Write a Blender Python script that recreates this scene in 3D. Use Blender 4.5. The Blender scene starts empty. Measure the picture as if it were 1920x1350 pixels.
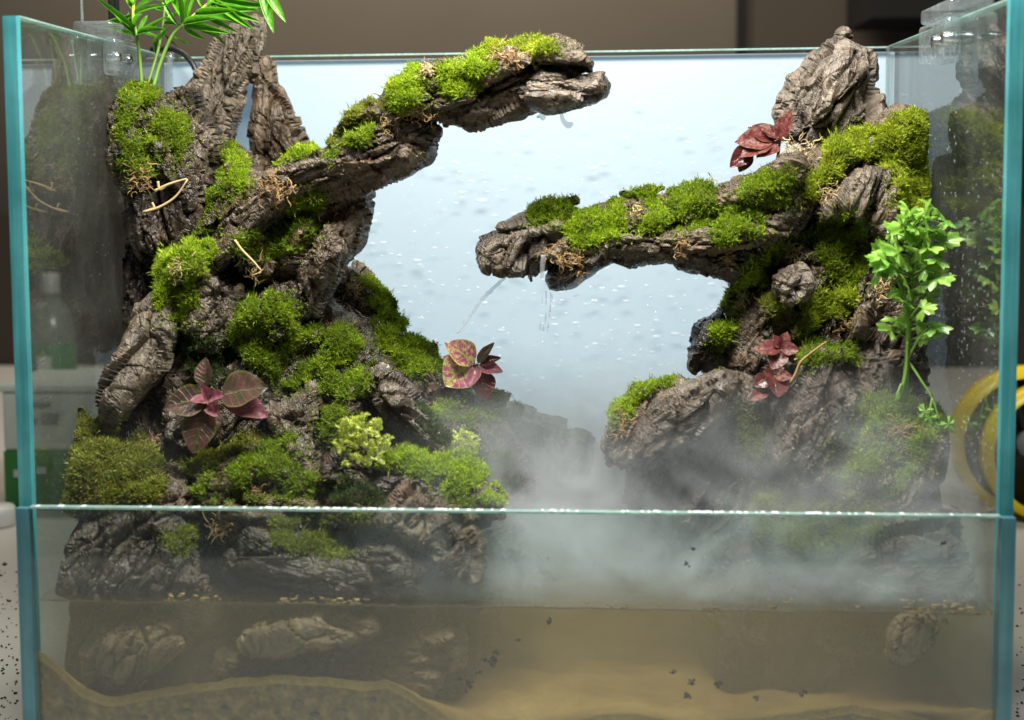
import bpy, math, random
import numpy as np
from mathutils import Vector, Matrix
from mathutils.bvhtree import BVHTree
random.seed(7); RNG = np.random.default_rng(11)
S = bpy.context.scene; COL = S.collection

# ------------------------------------------------------------------ camera, light, exposure
CAM = np.array([.0463, -.8946, .3554]); YAW, PIT, ROL = -.0821, .0875, -.0087
FPX, SX, SY = 2845.6, -106.5, -106.9
_f = np.array([math.sin(YAW)*math.cos(PIT), math.cos(YAW)*math.cos(PIT), -math.sin(PIT)])
_r = np.array([math.cos(YAW), -math.sin(YAW), 0.0]); _u = np.cross(_r, _f)
AR = _r*math.cos(ROL) + _u*math.sin(ROL); AU = -_r*math.sin(ROL) + _u*math.cos(ROL); AF = _f
cd = bpy.data.cameras.new("camera"); cam = bpy.data.objects.new("camera", cd); COL.objects.link(cam)
M = Matrix.Identity(4)
for i in range(3):
    M[i][0], M[i][1], M[i][2], M[i][3] = AR[i], AU[i], -AF[i], CAM[i]
cam.matrix_world = M
cd.sensor_width = 36; cd.lens = FPX/1920*36; cd.shift_x = -SX/1920; cd.shift_y = SY/1920
cd.clip_start = .02; cd.clip_end = 50
cd.dof.use_dof = True; cd.dof.focus_distance = 1.10; cd.dof.aperture_fstop = 7.0
S.camera = cam
w = bpy.data.worlds.new("World"); S.world = w; w.use_nodes = True
w.node_tree.nodes['Background'].inputs[0].default_value = (.8, .85, .9, 1)
w.node_tree.nodes['Background'].inputs[1].default_value = .08
def area(name, loc, target, sx, sy, power, col):
    l = bpy.data.lights.new(name, 'AREA'); l.shape = 'RECTANGLE'; l.size = sx; l.size_y = sy
    l.energy = power; l.color = col
    o = bpy.data.objects.new(name, l); COL.objects.link(o); o.location = loc
    o.rotation_euler = (Vector(target)-Vector(loc)).to_track_quat('-Z', 'Y').to_euler(); return o
area("aquarium_lamp", (.02, -.06, .80), (.0, .17, .2), .46, .14, 15.5, (1, .98, .93))
area("wall_fill_light", (-.4, 1.3, 2.3), (-.2, 2.6, .9), 1.2, .6, 42, (1, .90, .72))  # unseen fill light added to brighten the back wall
S.view_settings.view_transform = 'Standard'; S.view_settings.look = 'None'
S.view_settings.exposure = 0; S.view_settings.gamma = 1
cy = S.cycles
cy.max_bounces = 10; cy.diffuse_bounces = 3; cy.glossy_bounces = 4; cy.transmission_bounces = 8
cy.transparent_max_bounces = 40; cy.volume_bounces = 1; cy.volume_step_rate = 1.0; cy.volume_max_steps = 64
cy.caustics_reflective = False; cy.caustics_refractive = False

# ------------------------------------------------------------------ helpers
def px(u, v, y):
    """point of the plane at depth y (metres behind the front glass) seen at photo pixel u, v"""
    u = np.asarray(u, float); v = np.asarray(v, float); y = np.asarray(y, float)
    d = AF + ((u-960-SX)/FPX)[..., None]*AR - ((v-675-SY)/FPX)[..., None]*AU
    t = (y-CAM[1])/d[..., 1]
    return CAM + d*t[..., None]
def pz(u, v, z):
    d = AF + (u-960-SX)/FPX*AR - (v-675-SY)/FPX*AU
    return CAM + d*((z-CAM[2])/d[2])
def rdir(u, v):
    d = AF + (u-960-SX)/FPX*AR - (v-675-SY)/FPX*AU
    return d/np.linalg.norm(d)

def _hash(i, j, k, s):
    i = i.astype(np.uint64)*np.uint64(73856093); j = j.astype(np.uint64)*np.uint64(19349663)
    k = k.astype(np.uint64)*np.uint64(83492791)
    h = (i ^ j ^ k ^ np.uint64(s*2654435761 % (2**32))) & np.uint64(0xffffffff)
    h = ((h ^ (h >> np.uint64(16)))*np.uint64(0x45d9f3b)) & np.uint64(0xffffffff)
    h = ((h ^ (h >> np.uint64(16)))*np.uint64(0x45d9f3b)) & np.uint64(0xffffffff)
    return ((h ^ (h >> np.uint64(16))) & np.uint64(0xffffff)).astype(float)/float(0xffffff)
def vnoise(P, s=1):
    """value noise in -1..1"""
    P = P + 1000.0; I = np.floor(P); F = P-I; F = F*F*F*(F*(F*6-15)+10); I = I.astype(np.int64)
    o = 0
    for a in (0, 1):
        for b in (0, 1):
            for c in (0, 1):
                wt = (F[:, 0] if a else 1-F[:, 0])*(F[:, 1] if b else 1-F[:, 1])*(F[:, 2] if c else 1-F[:, 2])
                o = o + wt*_hash(I[:, 0]+a, I[:, 1]+b, I[:, 2]+c, s)
    return o*2-1
def fbm(P, s=1, oct=4, ridged=False):
    o = 0; a = 1; t = 0
    for k in range(oct):
        n = vnoise(P*(2.03**k), s+k*7)
        if ridged: n = 1-2*np.abs(n)
        o = o+a*n; t += a; a *= .55
    return o/t
def facets(P, s):
    """broken-stone relief: every cell has its own tilted plane"""
    Q = P+500.0; I = np.floor(Q).astype(np.int64); best = np.full(len(P), 9e9); h = np.zeros(len(P)); d2 = np.full(len(P), 9e9)
    for a in (-1, 0, 1):
        for b in (-1, 0, 1):
            for c in (-1, 0, 1):
                C = I+np.array([a, b, c])
                X = np.stack([_hash(C[:, 0], C[:, 1], C[:, 2], s+k) for k in range(3)], 1)
                D = Q-(C+X); r = (D*D).sum(1)
                T = np.stack([_hash(C[:, 0], C[:, 1], C[:, 2], s+5+k) for k in range(4)], 1)*2-1
                hh = (D*T[:, :3]).sum(1)+T[:, 3]*.45
                m = r < best
                d2 = np.where(m, best, np.minimum(d2, r))
                h = np.where(m, hh, h); best = np.where(m, r, best)
    return h, np.sqrt(d2)-np.sqrt(best)

def tag(o, label=None, cat=None, group=None, kind=None):
    if label: o['label'] = label
    if cat: o['category'] = cat
    if group: o['group'] = group
    if kind: o['kind'] = kind
    return o
def mesh_np(name, V, F, mat, smooth=True, fm=None, uv=None):
    V = np.ascontiguousarray(V, dtype=np.float32); F = np.ascontiguousarray(F, dtype=np.int32)
    me = bpy.data.meshes.new(name); n = F.shape[1]
    me.vertices.add(len(V)); me.vertices.foreach_set("co", V.ravel())
    me.loops.add(F.size); me.loops.foreach_set("vertex_index", F.ravel())
    me.polygons.add(len(F)); me.polygons.foreach_set("loop_start", np.arange(0, F.size, n, dtype=np.int32))
    me.polygons.foreach_set("use_smooth", np.full(len(F), smooth))
    for m in (mat if isinstance(mat, (list, tuple)) else [mat]): me.materials.append(m)
    if fm is not None: me.polygons.foreach_set("material_index", np.asarray(fm, dtype=np.int32))
    if uv is not None:
        l = me.uv_layers.new(name="uv"); l.data.foreach_set("uv", np.ascontiguousarray(uv[F.ravel()], dtype=np.float32).ravel())
    me.update(calc_edges=True); me.validate(); return me
def link(name, me, parent=None, loc=None):
    o = bpy.data.objects.new(name, me); COL.objects.link(o)
    if parent is not None: o.parent = parent
    if loc is not None: o.location = loc
    return o
def wloc(o):
    v = np.zeros(3)
    while o is not None: v = v+np.array(o.location); o = o.parent
    return v
def obj(name, V, F, mat, parent=None, smooth=True, center=True, **k):
    V = np.asarray(V, float)
    if parent is None and center:
        c = V.mean(0); c[2] = V[:, 2].min(); return link(name, mesh_np(name, V-c, F, mat, smooth, **k), None, c)
    if parent is not None:
        V = V-wloc(parent)
    return link(name, mesh_np(name, V, F, mat, smooth, **k), parent)
def empty(name, loc, label, cat, group=None):
    o = bpy.data.objects.new(name, None); COL.objects.link(o); o.location = loc; o.empty_display_size = .01
    return tag(o, label, cat, group)
def box(x0, y0, z0, x1, y1, z1):
    V = [(x, y, z) for z in (z0, z1) for y in (y0, y1) for x in (x0, x1)]
    F = [(0, 2, 3, 1), (4, 5, 7, 6), (0, 1, 5, 4), (2, 6, 7, 3), (0, 4, 6, 2), (1, 3, 7, 5)]
    return np.array(V, float), np.array(F)
def bevelbox(name, x0, y0, z0, x1, y1, z1, mat, parent=None, bev=.001, seg=2):
    V, F = box(x0, y0, z0, x1, y1, z1)
    o = obj(name, V, F, mat, parent, smooth=False)
    m = o.modifiers.new("bevel", 'BEVEL'); m.width = bev; m.segments = seg; m.limit_method = 'NONE'
    return o
def merge(parts):
    Vs, Fs, n = [], [], 0
    for V, F in parts:
        Vs.append(np.asarray(V)); Fs.append(np.asarray(F)+n); n += len(V)
    return np.concatenate(Vs), np.concatenate(Fs)
def spline(P, n):
    P = np.asarray(P, float)
    if len(P) == 2: return P[0]+(P[1]-P[0])*np.linspace(0, 1, n)[:, None]
    Q = np.vstack([2*P[0]-P[1], P, 2*P[-1]-P[-2]]); out = []
    for t in np.linspace(0, len(P)-1-1e-6, n):
        i = int(t); f = t-i; a, b, c, d = Q[i:i+4]
        out.append(.5*((2*b)+(-a+c)*f+(2*a-5*b+4*c-d)*f*f+(-a+3*b-3*c+d)*f**3))
    return np.array(out)
def tube(P, R, n=6, seg=None):
    """tapered tube of quads along a path, closed to points at its ends"""
    P = np.asarray(P, float)
    if seg: P = spline(P, seg)
    R = np.interp(np.linspace(0, 1, len(P)), np.linspace(0, 1, np.size(R)), np.atleast_1d(R)) if np.size(R) > 1 else np.full(len(P), float(R))
    T = np.gradient(P, axis=0); T /= np.linalg.norm(T, axis=1)[:, None]+1e-12
    ref = np.array([0.3, 1, .2]) if abs(T[0][1]) < .8 else np.array([1, 0, .2])
    A = np.cross(T, ref); A /= np.linalg.norm(A, axis=1)[:, None]+1e-12; B = np.cross(T, A)
    P = np.vstack([P[:1], P, P[-1:]]); R = np.concatenate([[1e-5], R, [1e-5]]); A = np.vstack([A[:1], A, A[-1:]]); B = np.vstack([B[:1], B, B[-1:]])
    th = np.arange(n)*2*math.pi/n
    V = (P[:, None]+R[:, None, None]*(np.cos(th)[None, :, None]*A[:, None]+np.sin(th)[None, :, None]*B[:, None])).reshape(-1, 3)
    F = [(i*n+j, i*n+(j+1) % n, (i+1)*n+(j+1) % n, (i+1)*n+j) for i in range(len(P)-1) for j in range(n)]
    return V, np.array(F)
def lathe(prof, n=24, c=(0, 0, 0)):
    prof = np.asarray(prof, float); th = np.arange(n)*2*math.pi/n
    V = np.stack([prof[:, 0][:, None]*np.cos(th), prof[:, 0][:, None]*np.sin(th), np.repeat(prof[:, 1][:, None], n, 1)], -1).reshape(-1, 3)+np.array(c)
    F = [(i*n+j, i*n+(j+1) % n, (i+1)*n+(j+1) % n, (i+1)*n+j) for i in range(len(prof)-1) for j in range(n)]
    return V, np.array(F)
def poly(s):
    a = np.array([float(x) for x in s.replace(',', ' ').split()]); return a.reshape(-1, 2)
def inside(P, Q):
    x, y = Q[:, 0], Q[:, 1]; r = np.zeros(len(Q), bool); j = len(P)-1
    for i in range(len(P)):
        xi, yi, xj, yj = *P[i], *P[j]
        c = (yi > y) != (yj > y)
        with np.errstate(divide='ignore', invalid='ignore'):
            r ^= c & (x < (xj-xi)*(y-yi)/(yj-yi+1e-12)+xi)
        j = i
    return r
def dist_poly(P, Q):
    A = P; B = np.roll(P, -1, 0); D = B-A; L = (D*D).sum(1)+1e-9
    out = np.empty(len(Q)); near = np.empty((len(Q), 2))
    for k in range(0, len(Q), 4000):
        q = Q[k:k+4000]; t = np.clip(((q[:, None]-A)*D).sum(2)/L, 0, 1); C = A+t[..., None]*D
        d = np.sqrt(((q[:, None]-C)**2).sum(2)); m = d.argmin(1); ii = np.arange(len(q))
        out[k:k+4000] = d[ii, m]; near[k:k+4000] = C[ii, m]
    return out, near
def rough_outline(P, amp, seed, step=9):
    out = []
    for i in range(len(P)):
        a, b = P[i], P[(i+1) % len(P)]; n = max(1, int(np.hypot(*(b-a))/step))
        for k in range(n): out.append(a+(b-a)*k/n)
    out = np.array(out); T = np.roll(out, -1, 0)-np.roll(out, 1, 0); T /= np.linalg.norm(T, axis=1)[:, None]+1e-9
    N = np.stack([T[:, 1], -T[:, 0]], 1)
    q = np.column_stack([out/34, np.full(len(out), seed*3.1)])
    return out+N*(amp*fbm(q, seed, 4))[:, None]
def grid_of(P, g):
    u0, v0 = np.floor(P.min(0)/g)*g; u1, v1 = P.max(0)+g
    U, V = np.meshgrid(np.arange(u0, u1, g), np.arange(v0, v1, g)); Q = np.column_stack([U.ravel(), V.ravel()])
    ins = inside(P, Q).reshape(U.shape); return U.shape, Q, ins
def vnormals(V, F):
    n = np.zeros_like(V); a = V[F]
    fn = np.cross(a[:, 2]-a[:, 0], a[:, (3 if F.shape[1] == 4 else 1)]-a[:, (1 if F.shape[1] == 4 else 0)])
    if F.shape[1] == 3: fn = np.cross(a[:, 1]-a[:, 0], a[:, 2]-a[:, 0])
    for k in range(F.shape[1]): np.add.at(n, F[:, k], fn)
    return n/(np.linalg.norm(n, axis=1)[:, None]+1e-15)
def inflate(P, g, yfun, tf, tb, expo=.5, dm=None, keep=None):
    """closed solid: the outline P at depth yfun(Q), bulging tf towards the viewer and tb away"""
    shp, Q, ins = grid_of(P, g)
    if keep is not None: ins &= keep(Q).reshape(shp)
    sq = ins[:-1, :-1] & ins[1:, :-1] & ins[:-1, 1:] & ins[1:, 1:]
    used = np.zeros(shp, bool)
    for a in (0, 1):
        for b in (0, 1): used[a:shp[0]-1+a, b:shp[1]-1+b] |= sq
    full = np.zeros(shp, bool)
    full[1:-1, 1:-1] = sq[:-1, :-1] & sq[1:, :-1] & sq[:-1, 1:] & sq[1:, 1:]
    edge = used & ~full
    ids = np.full(shp, -1); k = np.flatnonzero(used.ravel()); ids.ravel()[k] = np.arange(len(k))
    q = Q[k].copy(); d, near = dist_poly(P, q); e = edge.ravel()[k]
    snap = e & (d < g*1.8); q[snap] = near[snap]; d[e] = 0
    dm = dm or max(d.max()*.75, g); pr = np.clip(d/dm, 0, 1); pr = (1-(1-pr)**2)**expo
    y = yfun(q)
    Vf = px(q[:, 0], q[:, 1], y); sc = 1
    Vb = Vf.copy(); Vf = Vf.copy(); Vf[:, 1] -= tf*pr; Vb[:, 1] += tb*pr
    bid = np.where(e, np.arange(len(k)), 0); nb = (~e).sum(); bid[~e] = len(k)+np.arange(nb)
    a, b = np.nonzero(sq); F = np.column_stack([ids[a, b], ids[a+1, b], ids[a+1, b+1], ids[a, b+1]])
    FB = bid[F][:, ::-1]
    V = np.vstack([Vf, Vb[~e]]); return V, np.vstack([F, FB]), len(F), np.concatenate([pr, pr[~e]]), q

def clampv(V):
    V[:, 0] = np.clip(V[:, 0], -.2905, .2905); V[:, 1] = np.clip(V[:, 1], .0125, .3425); V[:, 2] = np.maximum(V[:, 2], .008); return V

# ------------------------------------------------------------------ materials
class NT:
    def __init__(s, name):
        s.m = bpy.data.materials.new(name); s.m.use_nodes = True; s.t = s.m.node_tree; s.t.nodes.clear()
        s.out = s.n('ShaderNodeOutputMaterial')
    def n(s, typ, **k):
        nd = s.t.nodes.new(typ)
        for a, b in k.items():
            if a.startswith('i_'): nd.inputs[a[2:].replace('_', ' ')].default_value = b
            elif a.startswith('x'): nd.inputs[int(a[1:])].default_value = b
            else: setattr(nd, a, b)
        return nd
    def l(s, a, b): s.t.links.new(a, b); return s
    def ramp(s, src, stops, interp='LINEAR'):
        r = s.n('ShaderNodeValToRGB'); r.color_ramp.interpolation = interp; e = r.color_ramp.elements
        while len(e) < len(stops): e.new(.5)
        for el, (p, c) in zip(e, stops):
            el.position = p; el.color = c if len(c) == 4 else (*c, 1)
        s.l(src, r.inputs[0]); return r.outputs[0]
    def noise(s, vec, scale, detail=4, rough=.55, dist=0):
        nd = s.n('ShaderNodeTexNoise'); nd.inputs['Scale'].default_value = scale; nd.inputs['Detail'].default_value = detail
        nd.inputs['Roughness'].default_value = rough; nd.inputs['Distortion'].default_value = dist
        if vec is not None: s.l(vec, nd.inputs['Vector'])
        return nd.outputs['Fac']
    def math(s, op, a, b=0.0, clamp=False):
        nd = s.n('ShaderNodeMath', operation=op); nd.use_clamp = clamp
        for i, v in enumerate((a, b)):
            if hasattr(v, 'links'): s.l(v, nd.inputs[i])
            else: nd.inputs[i].default_value = v
        return nd.outputs[0]
    def mix(s, fac, a, b, mode='MIX'):
        nd = s.n('ShaderNodeMix', data_type='RGBA', blend_type=mode)
        for i, v in zip((0, 6, 7), (fac, a, b)):
            if hasattr(v, 'links'): s.l(v, nd.inputs[i])
            else: nd.inputs[i].default_value = v if i == 0 or len(v) == 4 else (*v, 1)
        return nd.outputs[2]
    def bump(s, h, strength, dist, prev=None):
        b = s.n('ShaderNodeBump'); b.inputs['Strength'].default_value = strength; b.inputs['Distance'].default_value = dist
        s.l(h, b.inputs['Height'])
        if prev is not None: s.l(prev, b.inputs['Normal'])
        return b.outputs[0]
    def bsdf(s, col, rough=.5, normal=None, **k):
        p = s.n('ShaderNodeBsdfPrincipled')
        if hasattr(col, 'links'): s.l(col, p.inputs['Base Color'])
        else: p.inputs['Base Color'].default_value = (*col, 1)
        if hasattr(rough, 'links'): s.l(rough, p.inputs['Roughness'])
        else: p.inputs['Roughness'].default_value = rough
        if normal is not None: s.l(normal, p.inputs['Normal'])
        for a, b in k.items(): p.inputs[a.replace('_', ' ')].default_value = b
        return p.outputs[0]
    def end(s, sh, vol=None):
        if sh is not None: s.l(sh, s.out.inputs[0])
        if vol is not None: s.l(vol, s.out.inputs[1])
        return s.m
    def pos(s): return s.n('ShaderNodeTexCoord').outputs['Object']
    def wpos(s): return s.n('ShaderNodeNewGeometry').outputs['Position']
def simple(name, col, rough=.5, var=.12, scale=40, bump=0, **k):
    t = NT(name); n = t.noise(t.pos(), scale, 5)
    c = t.mix(n, tuple(x*(1-var) for x in col), tuple(min(1, x*(1+var)) for x in col))
    return t.end(t.bsdf(c, rough, t.bump(n, bump, .002) if bump else None, **k))
def thin_glass(name, tint, ior=1.5, haze=.0, hazecol=(.7, .8, .8), rough=0.0, speck=0, ripple=None, zmin=None):
    """a clear pane: light passes straight through, each face mirrors by Fresnel; a haze film scatters a little"""
    t = NT(name); g = t.n('ShaderNodeNewGeometry')
    i = t.math('ADD', t.math('MULTIPLY', g.outputs['Backfacing'], 1/ior-ior), ior)
    fr = t.n('ShaderNodeFresnel'); t.l(i, fr.inputs['IOR'])
    tr = t.n('ShaderNodeBsdfTransparent'); tr.inputs[0].default_value = (*tint, 1)
    gl = t.n('ShaderNodeBsdfGlossy'); gl.inputs['Roughness'].default_value = rough
    if ripple:
        nrm = t.bump(t.noise(t.pos(), ripple[0], 3, .5), ripple[1], .003)
        t.l(nrm, gl.inputs['Normal']); t.l(nrm, fr.inputs['Normal'])
    m = t.n('ShaderNodeMixShader'); t.l(fr.outputs[0], m.inputs[0]); t.l(tr.outputs[0], m.inputs[1]); t.l(gl.outputs[0], m.inputs[2])
    sh = m.outputs[0]
    if haze:
        df = t.n('ShaderNodeBsdfDiffuse'); df.inputs[0].default_value = (*hazecol, 1)
        tl = t.n('ShaderNodeBsdfTranslucent'); tl.inputs[0].default_value = (*hazecol, 1)
        ad = t.n('ShaderNodeMixShader'); t.l(df.outputs[0], ad.inputs[1]); t.l(tl.outputs[0], ad.inputs[2])
        n = t.noise(t.pos(), 18, 5, .65); f = t.math('MULTIPLY', t.ramp(n, [(.3, (0, 0, 0)), (.75, (1, 1, 1))]), haze)
        if speck:
            n2 = t.noise(t.pos(), 420, 2, .5); f = t.math('ADD', f, t.math('MULTIPLY', t.ramp(n2, [(.68, (0, 0, 0)), (.74, (1, 1, 1))]), speck))
        if zmin is not None:
            sz = t.n('ShaderNodeSeparateXYZ'); t.l(t.wpos(), sz.inputs[0]); mr = t.n('ShaderNodeMapRange'); mr.inputs[1].default_value = zmin-.006; mr.inputs[2].default_value = zmin+.006
            mr.inputs[3].default_value = .10; mr.inputs[4].default_value = 1; t.l(sz.outputs[2], mr.inputs[0]); f = t.math('MULTIPLY', f, mr.outputs[0])
        m2 = t.n('ShaderNodeMixShader'); t.l(f, m2.inputs[0]); t.l(sh, m2.inputs[1]); t.l(ad.outputs[0], m2.inputs[2]); sh = m2.outputs[0]
    return t.end(sh)

def rock_mat(name, dark, mid, light, warm, rough=.5):
    t = NT(name); at = t.n('ShaderNodeAttribute'); at.attribute_name = 'grain'; p = at.outputs['Vector']; q = t.pos()
    big = t.noise(p, 42, 6, .65, .3); med = t.noise(p, 190, 6, .7); fine = t.noise(p, 800, 4, .7); iso = t.noise(q, 330, 5, .7)
    f = t.math('ADD', t.math('MULTIPLY', big, .45), t.math('ADD', t.math('MULTIPLY', med, .35), t.math('MULTIPLY', iso, .2)))
    c = t.ramp(f, [(.36, dark), (.50, mid), (.57, tuple((a+b)/2 for a, b in zip(mid, light))), (.68, light)])
    wn = t.noise(q, 30, 4, .6, .8); c = t.mix(t.ramp(wn, [(.52, (0, 0, 0)), (.70, (.7, .7, .7))]), c, warm)
    c = t.mix(t.ramp(fine, [(.34, (.8, .8, .8)), (.47, (0, 0, 0))]), c, dark)
    vo = t.n('ShaderNodeTexVoronoi'); vo.inputs['Scale'].default_value = 260; t.l(p, vo.inputs['Vector'])
    pit = t.math('MAXIMUM', t.ramp(vo.outputs['Distance'], [(.06, (0, 0, 0)), (.30, (1, 1, 1))]), t.ramp(t.noise(q, 55, 3), [(.46, (1, 1, 1)), (.60, (0, 0, 0))]))
    c = t.mix(t.math('MULTIPLY', t.math('SUBTRACT', 1, pit), .6), c, dark)
    v2 = t.n('ShaderNodeTexVoronoi', feature='DISTANCE_TO_EDGE'); v2.inputs['Scale'].default_value = 150; t.l(p, v2.inputs['Vector'])
    ck = t.ramp(v2.outputs['Distance'], [(.0, (0, 0, 0)), (.09, (1, 1, 1))])
    nm = t.bump(med, .5, .003); nm = t.bump(ck, .55, .0012, nm); nm = t.bump(pit, .6, .0014, nm); nm = t.bump(fine, .7, .0014, nm); nm = t.bump(iso, .5, .0012, nm)
    wet = t.ramp(t.noise(q, 24, 3), [(.44, (max(.12, rough-.30),)*3), (.66, (rough+.10,)*3)])
    return t.end(t.bsdf(c, wet, nm, Specular_IOR_Level=.5))
R_BROWN = rock_mat("rock_brown", (.016, .010, .006), (.078, .053, .031), (.235, .178, .112), (.16, .092, .044))
R_GREY = rock_mat("rock_grey", (.017, .012, .009), (.080, .060, .041), (.255, .207, .150), (.15, .095, .055), .42)
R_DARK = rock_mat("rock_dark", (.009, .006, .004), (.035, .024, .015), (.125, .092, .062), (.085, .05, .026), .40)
R_PALE = rock_mat("rock_pale", (.030, .022, .014), (.135, .108, .075), (.31, .26, .19), (.20, .14, .078), .6)
R_TAN = rock_mat("rock_tan", (.045, .036, .028), (.125, .098, .072), (.29, .24, .185), (.22, .165, .115), .6)
R_SUNK = rock_mat("rock_sunken", (.05, .034, .015), (.15, .105, .05), (.27, .195, .10), (.2, .135, .06), .7)

def moss_mat(name, lo, mid, hi, brown=.15):
    t = NT(name); g = t.n('ShaderNodeNewGeometry'); rnd = g.outputs['Random Per Island']; p = g.outputs['Position']
    a = t.noise(p, 55, 3, .6); b = t.noise(p, 260, 2, .5)
    f = t.math('ADD', t.math('MULTIPLY', a, .55), t.math('ADD', t.math('MULTIPLY', rnd, .32), t.math('MULTIPLY', b, .18)))
    c = t.ramp(f, [(.30, lo), (.52, mid), (.74, hi)])
    br = t.math('GREATER_THAN', rnd, 1-brown*.6); c = t.mix(t.math('MULTIPLY', br, .8), c, (.17, .105, .03))
    n2 = t.noise(p, 33, 4, .6, .5); c = t.mix(t.ramp(n2, [(.60, (0, 0, 0)), (.72, (min(1, brown*3.2),)*3)]), c, (.13, .09, .028))
    pr = t.bsdf(c, .55, Specular_IOR_Level=.3)
    tl = t.n('ShaderNodeBsdfTranslucent'); t.l(c, tl.inputs[0])
    m = t.n('ShaderNodeMixShader'); m.inputs[0].default_value = .32; t.l(pr, m.inputs[1]); t.l(tl.outputs[0], m.inputs[2])
    return t.end(m.outputs[0])
M_GREEN = moss_mat("moss_green", (.045, .075, .004), (.18, .29, .010), (.38, .49, .025), .15)
M_BRIGHT = moss_mat("moss_bright", (.075, .125, .005), (.27, .41, .012), (.50, .62, .035), .10)
M_YELLOW = moss_mat("moss_yellow", (.09, .13, .006), (.29, .38, .014), (.53, .58, .042), .13)
M_OLIVE = moss_mat("moss_olive", (.06, .08, .008), (.22, .27, .025), (.40, .42, .07), .28)
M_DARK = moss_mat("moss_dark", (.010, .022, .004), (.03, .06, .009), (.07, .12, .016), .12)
DRY = simple("dry_fibre", (.30, .19, .075), .7, .35, 90)
DRYP = simple("dry_fibre_pale", (.46, .34, .16), .7, .3, 90)

# ------------------------------------------------------------------ room behind
def cloth_col(name, c, r=.8): return simple(name, c, r, .1, 3)
def wallrect(name, u0, v0, u1, v1, y, th, mat):
    A = px(u0, v1, y); B = px(u1, v0, y)
    return box(A[0], y, A[2], B[0], y+th, B[2])
V, F = box(-3, 2.6, -1.2, 3, 2.65, 3.2); o = obj("wall", V, F, cloth_col("wall_paint", (.24, .205, .165)), center=False); tag(o, kind='structure')
V, F = wallrect("", 1377, -900, 1404, 900, 2.56, .036, None)
tag(obj("door_frame", V, F, cloth_col("black_frame", (.012, .012, .012)), smooth=False), "narrow black upright door frame on the brown wall", "door frame")
V, F = wallrect("", 1404, -900, 2300, 900, 2.57, .026, None)
tag(obj("door", V, F, cloth_col("dark_door", (.095, .078, .062)), smooth=False), "dark brown door right of the black upright frame", "door")
V, F = wallrect("", 1636, -700, 2300, 33, 2.2, .3, None)
tag(obj("cabinet", V, F, cloth_col("black_cabinet", (.008, .008, .008)), smooth=False), "black cabinet hanging at the upper right behind the tank", "cabinet")
V, F = box(-2.2, 1.93, -.75, 2.2, 1.96, float(px(10, 400, 1.93)[2]))
tag(obj("back_board", V, F, cloth_col("dark_board", (.035, .026, .018)), smooth=False), "dark brown board along the rear edge of the white table", "board")
t = NT("table_white"); p = t.pos(); n = t.noise(p, 9, 5, .6); n2 = t.noise(p, 90, 3, .6)
c = t.mix(n, (.50, .48, .44), (.64, .62, .58)); c = t.mix(t.ramp(n2, [(.68, (0, 0, 0)), (.78, (.3, .3, .3))]), c, (.22, .18, .14))
TABLE = t.end(t.bsdf(c, .45))
V, F = box(-1.6, -.5, -.05, 1.6, 1.92, -.012); o = obj("table_top", V, F, TABLE, center=False, smooth=False); tag(o, kind='structure')

# carton, bottle, reel, cap, strap
CW = simple("carton_white", (.36, .40, .36), .6, .08, 30); CG = simple("carton_green", (.015, .13, .025), .5, .15, 30)
INK = simple("printed_ink", (.16, .17, .16), .6)
zt = -.012
a = px(10, 935, .70); b = px(205, 728, .70)
ct = empty("carton", (float((a[0]+b[0])/2), .76, zt), "white carton with a green lower band behind the left glass pane", "carton")
x0, x1, ztop = float(a[0]), float(b[0])+.02, float(b[2]); zm = float(px(100, 845, .70)[2])
bevelbox("carton_body", x0, .70, zm, x1, .82, ztop, CW, ct, .003)
bevelbox("green_band", x0-.001, .699, zt, x1+.001, .821, zm, CG, ct, .003)
bevelbox("carton_lid", x0-.004, .696, ztop-.004, x1+.004, .824, ztop+.004, CW, ct, .002)
L = []
rr = random.Random(4)
for (ru, rv, rw, rh) in ((55, 755, 42, 5), (80, 775, 30, 16), (50, 785, 22, 6), (28, 880, 10, 14), (70, 875, 18, 12)):
    A = px(ru, rv+rh, .70); B = px(ru+rw, rv, .70)
    V, F = box(A[0], .6962, A[2], B[0], .6986, B[2]); L.append((V, F))
V, F = merge(L[:3]); obj("printed_mark", V, F, INK, ct, smooth=False)
V, F = merge(L[3:]); obj("printed_mark", V, F, CW, ct, smooth=False)
bt = empty("bottle", tuple(px(100, 690, 1.35)*np.array([1, 1, 0])+np.array([0, 0, zt])), "clear bottle with a green label and white cap standing behind the carton", "bottle")
bx, by = bt.location.x, bt.location.y; zc = float(px(100, 512, 1.35)[2]); hb = zc-zt
V, F = lathe([(.0, 0), (.032, 0), (.034, .004), (.034, hb*.60), (.028, hb*.74), (.012, hb*.84), (.011, hb*.90)], 20, (bx, by, zt)); obj("bottle_body", V, F, simple("bottle_plastic", (.11, .12, .105), .2, .05), bt)
V, F = lathe([(.0345, hb*.14), (.0350, hb*.15), (.0350, hb*.50), (.0345, hb*.51)], 20, (bx, by, zt)); obj("bottle_label", V, F, CG, bt)
V, F = lathe([(.014, hb*.86), (.014, hb*.985), (.012, hb), (0, hb)], 20, (bx, by, zt)); obj("bottle_cap", V, F, simple("cap_white", (.28, .28, .26), .4), bt)
V, F = box(bx-.012, by-.0358, zt+hb*.22, bx+.010, by-.0345, zt+hb*.43); obj("label_panel", V, F, CW, bt, smooth=False)
YEL = simple("reel_yellow", (.95, .70, .01), .35, .06); BLK = simple("black_plastic", (.015, .015, .016), .4, .1); GRY = simple("grey_plastic", (.18, .19, .2), .45, .1)
yr = float(pz(1915, 965, zt)[1]); rc = px(1926, 826, yr); rz = float(rc[2]); R0 = rz-zt
rl = empty("cable_reel", (float(rc[0]), yr, zt), "yellow round reel with a black hub standing behind the right pane", "reel")
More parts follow.
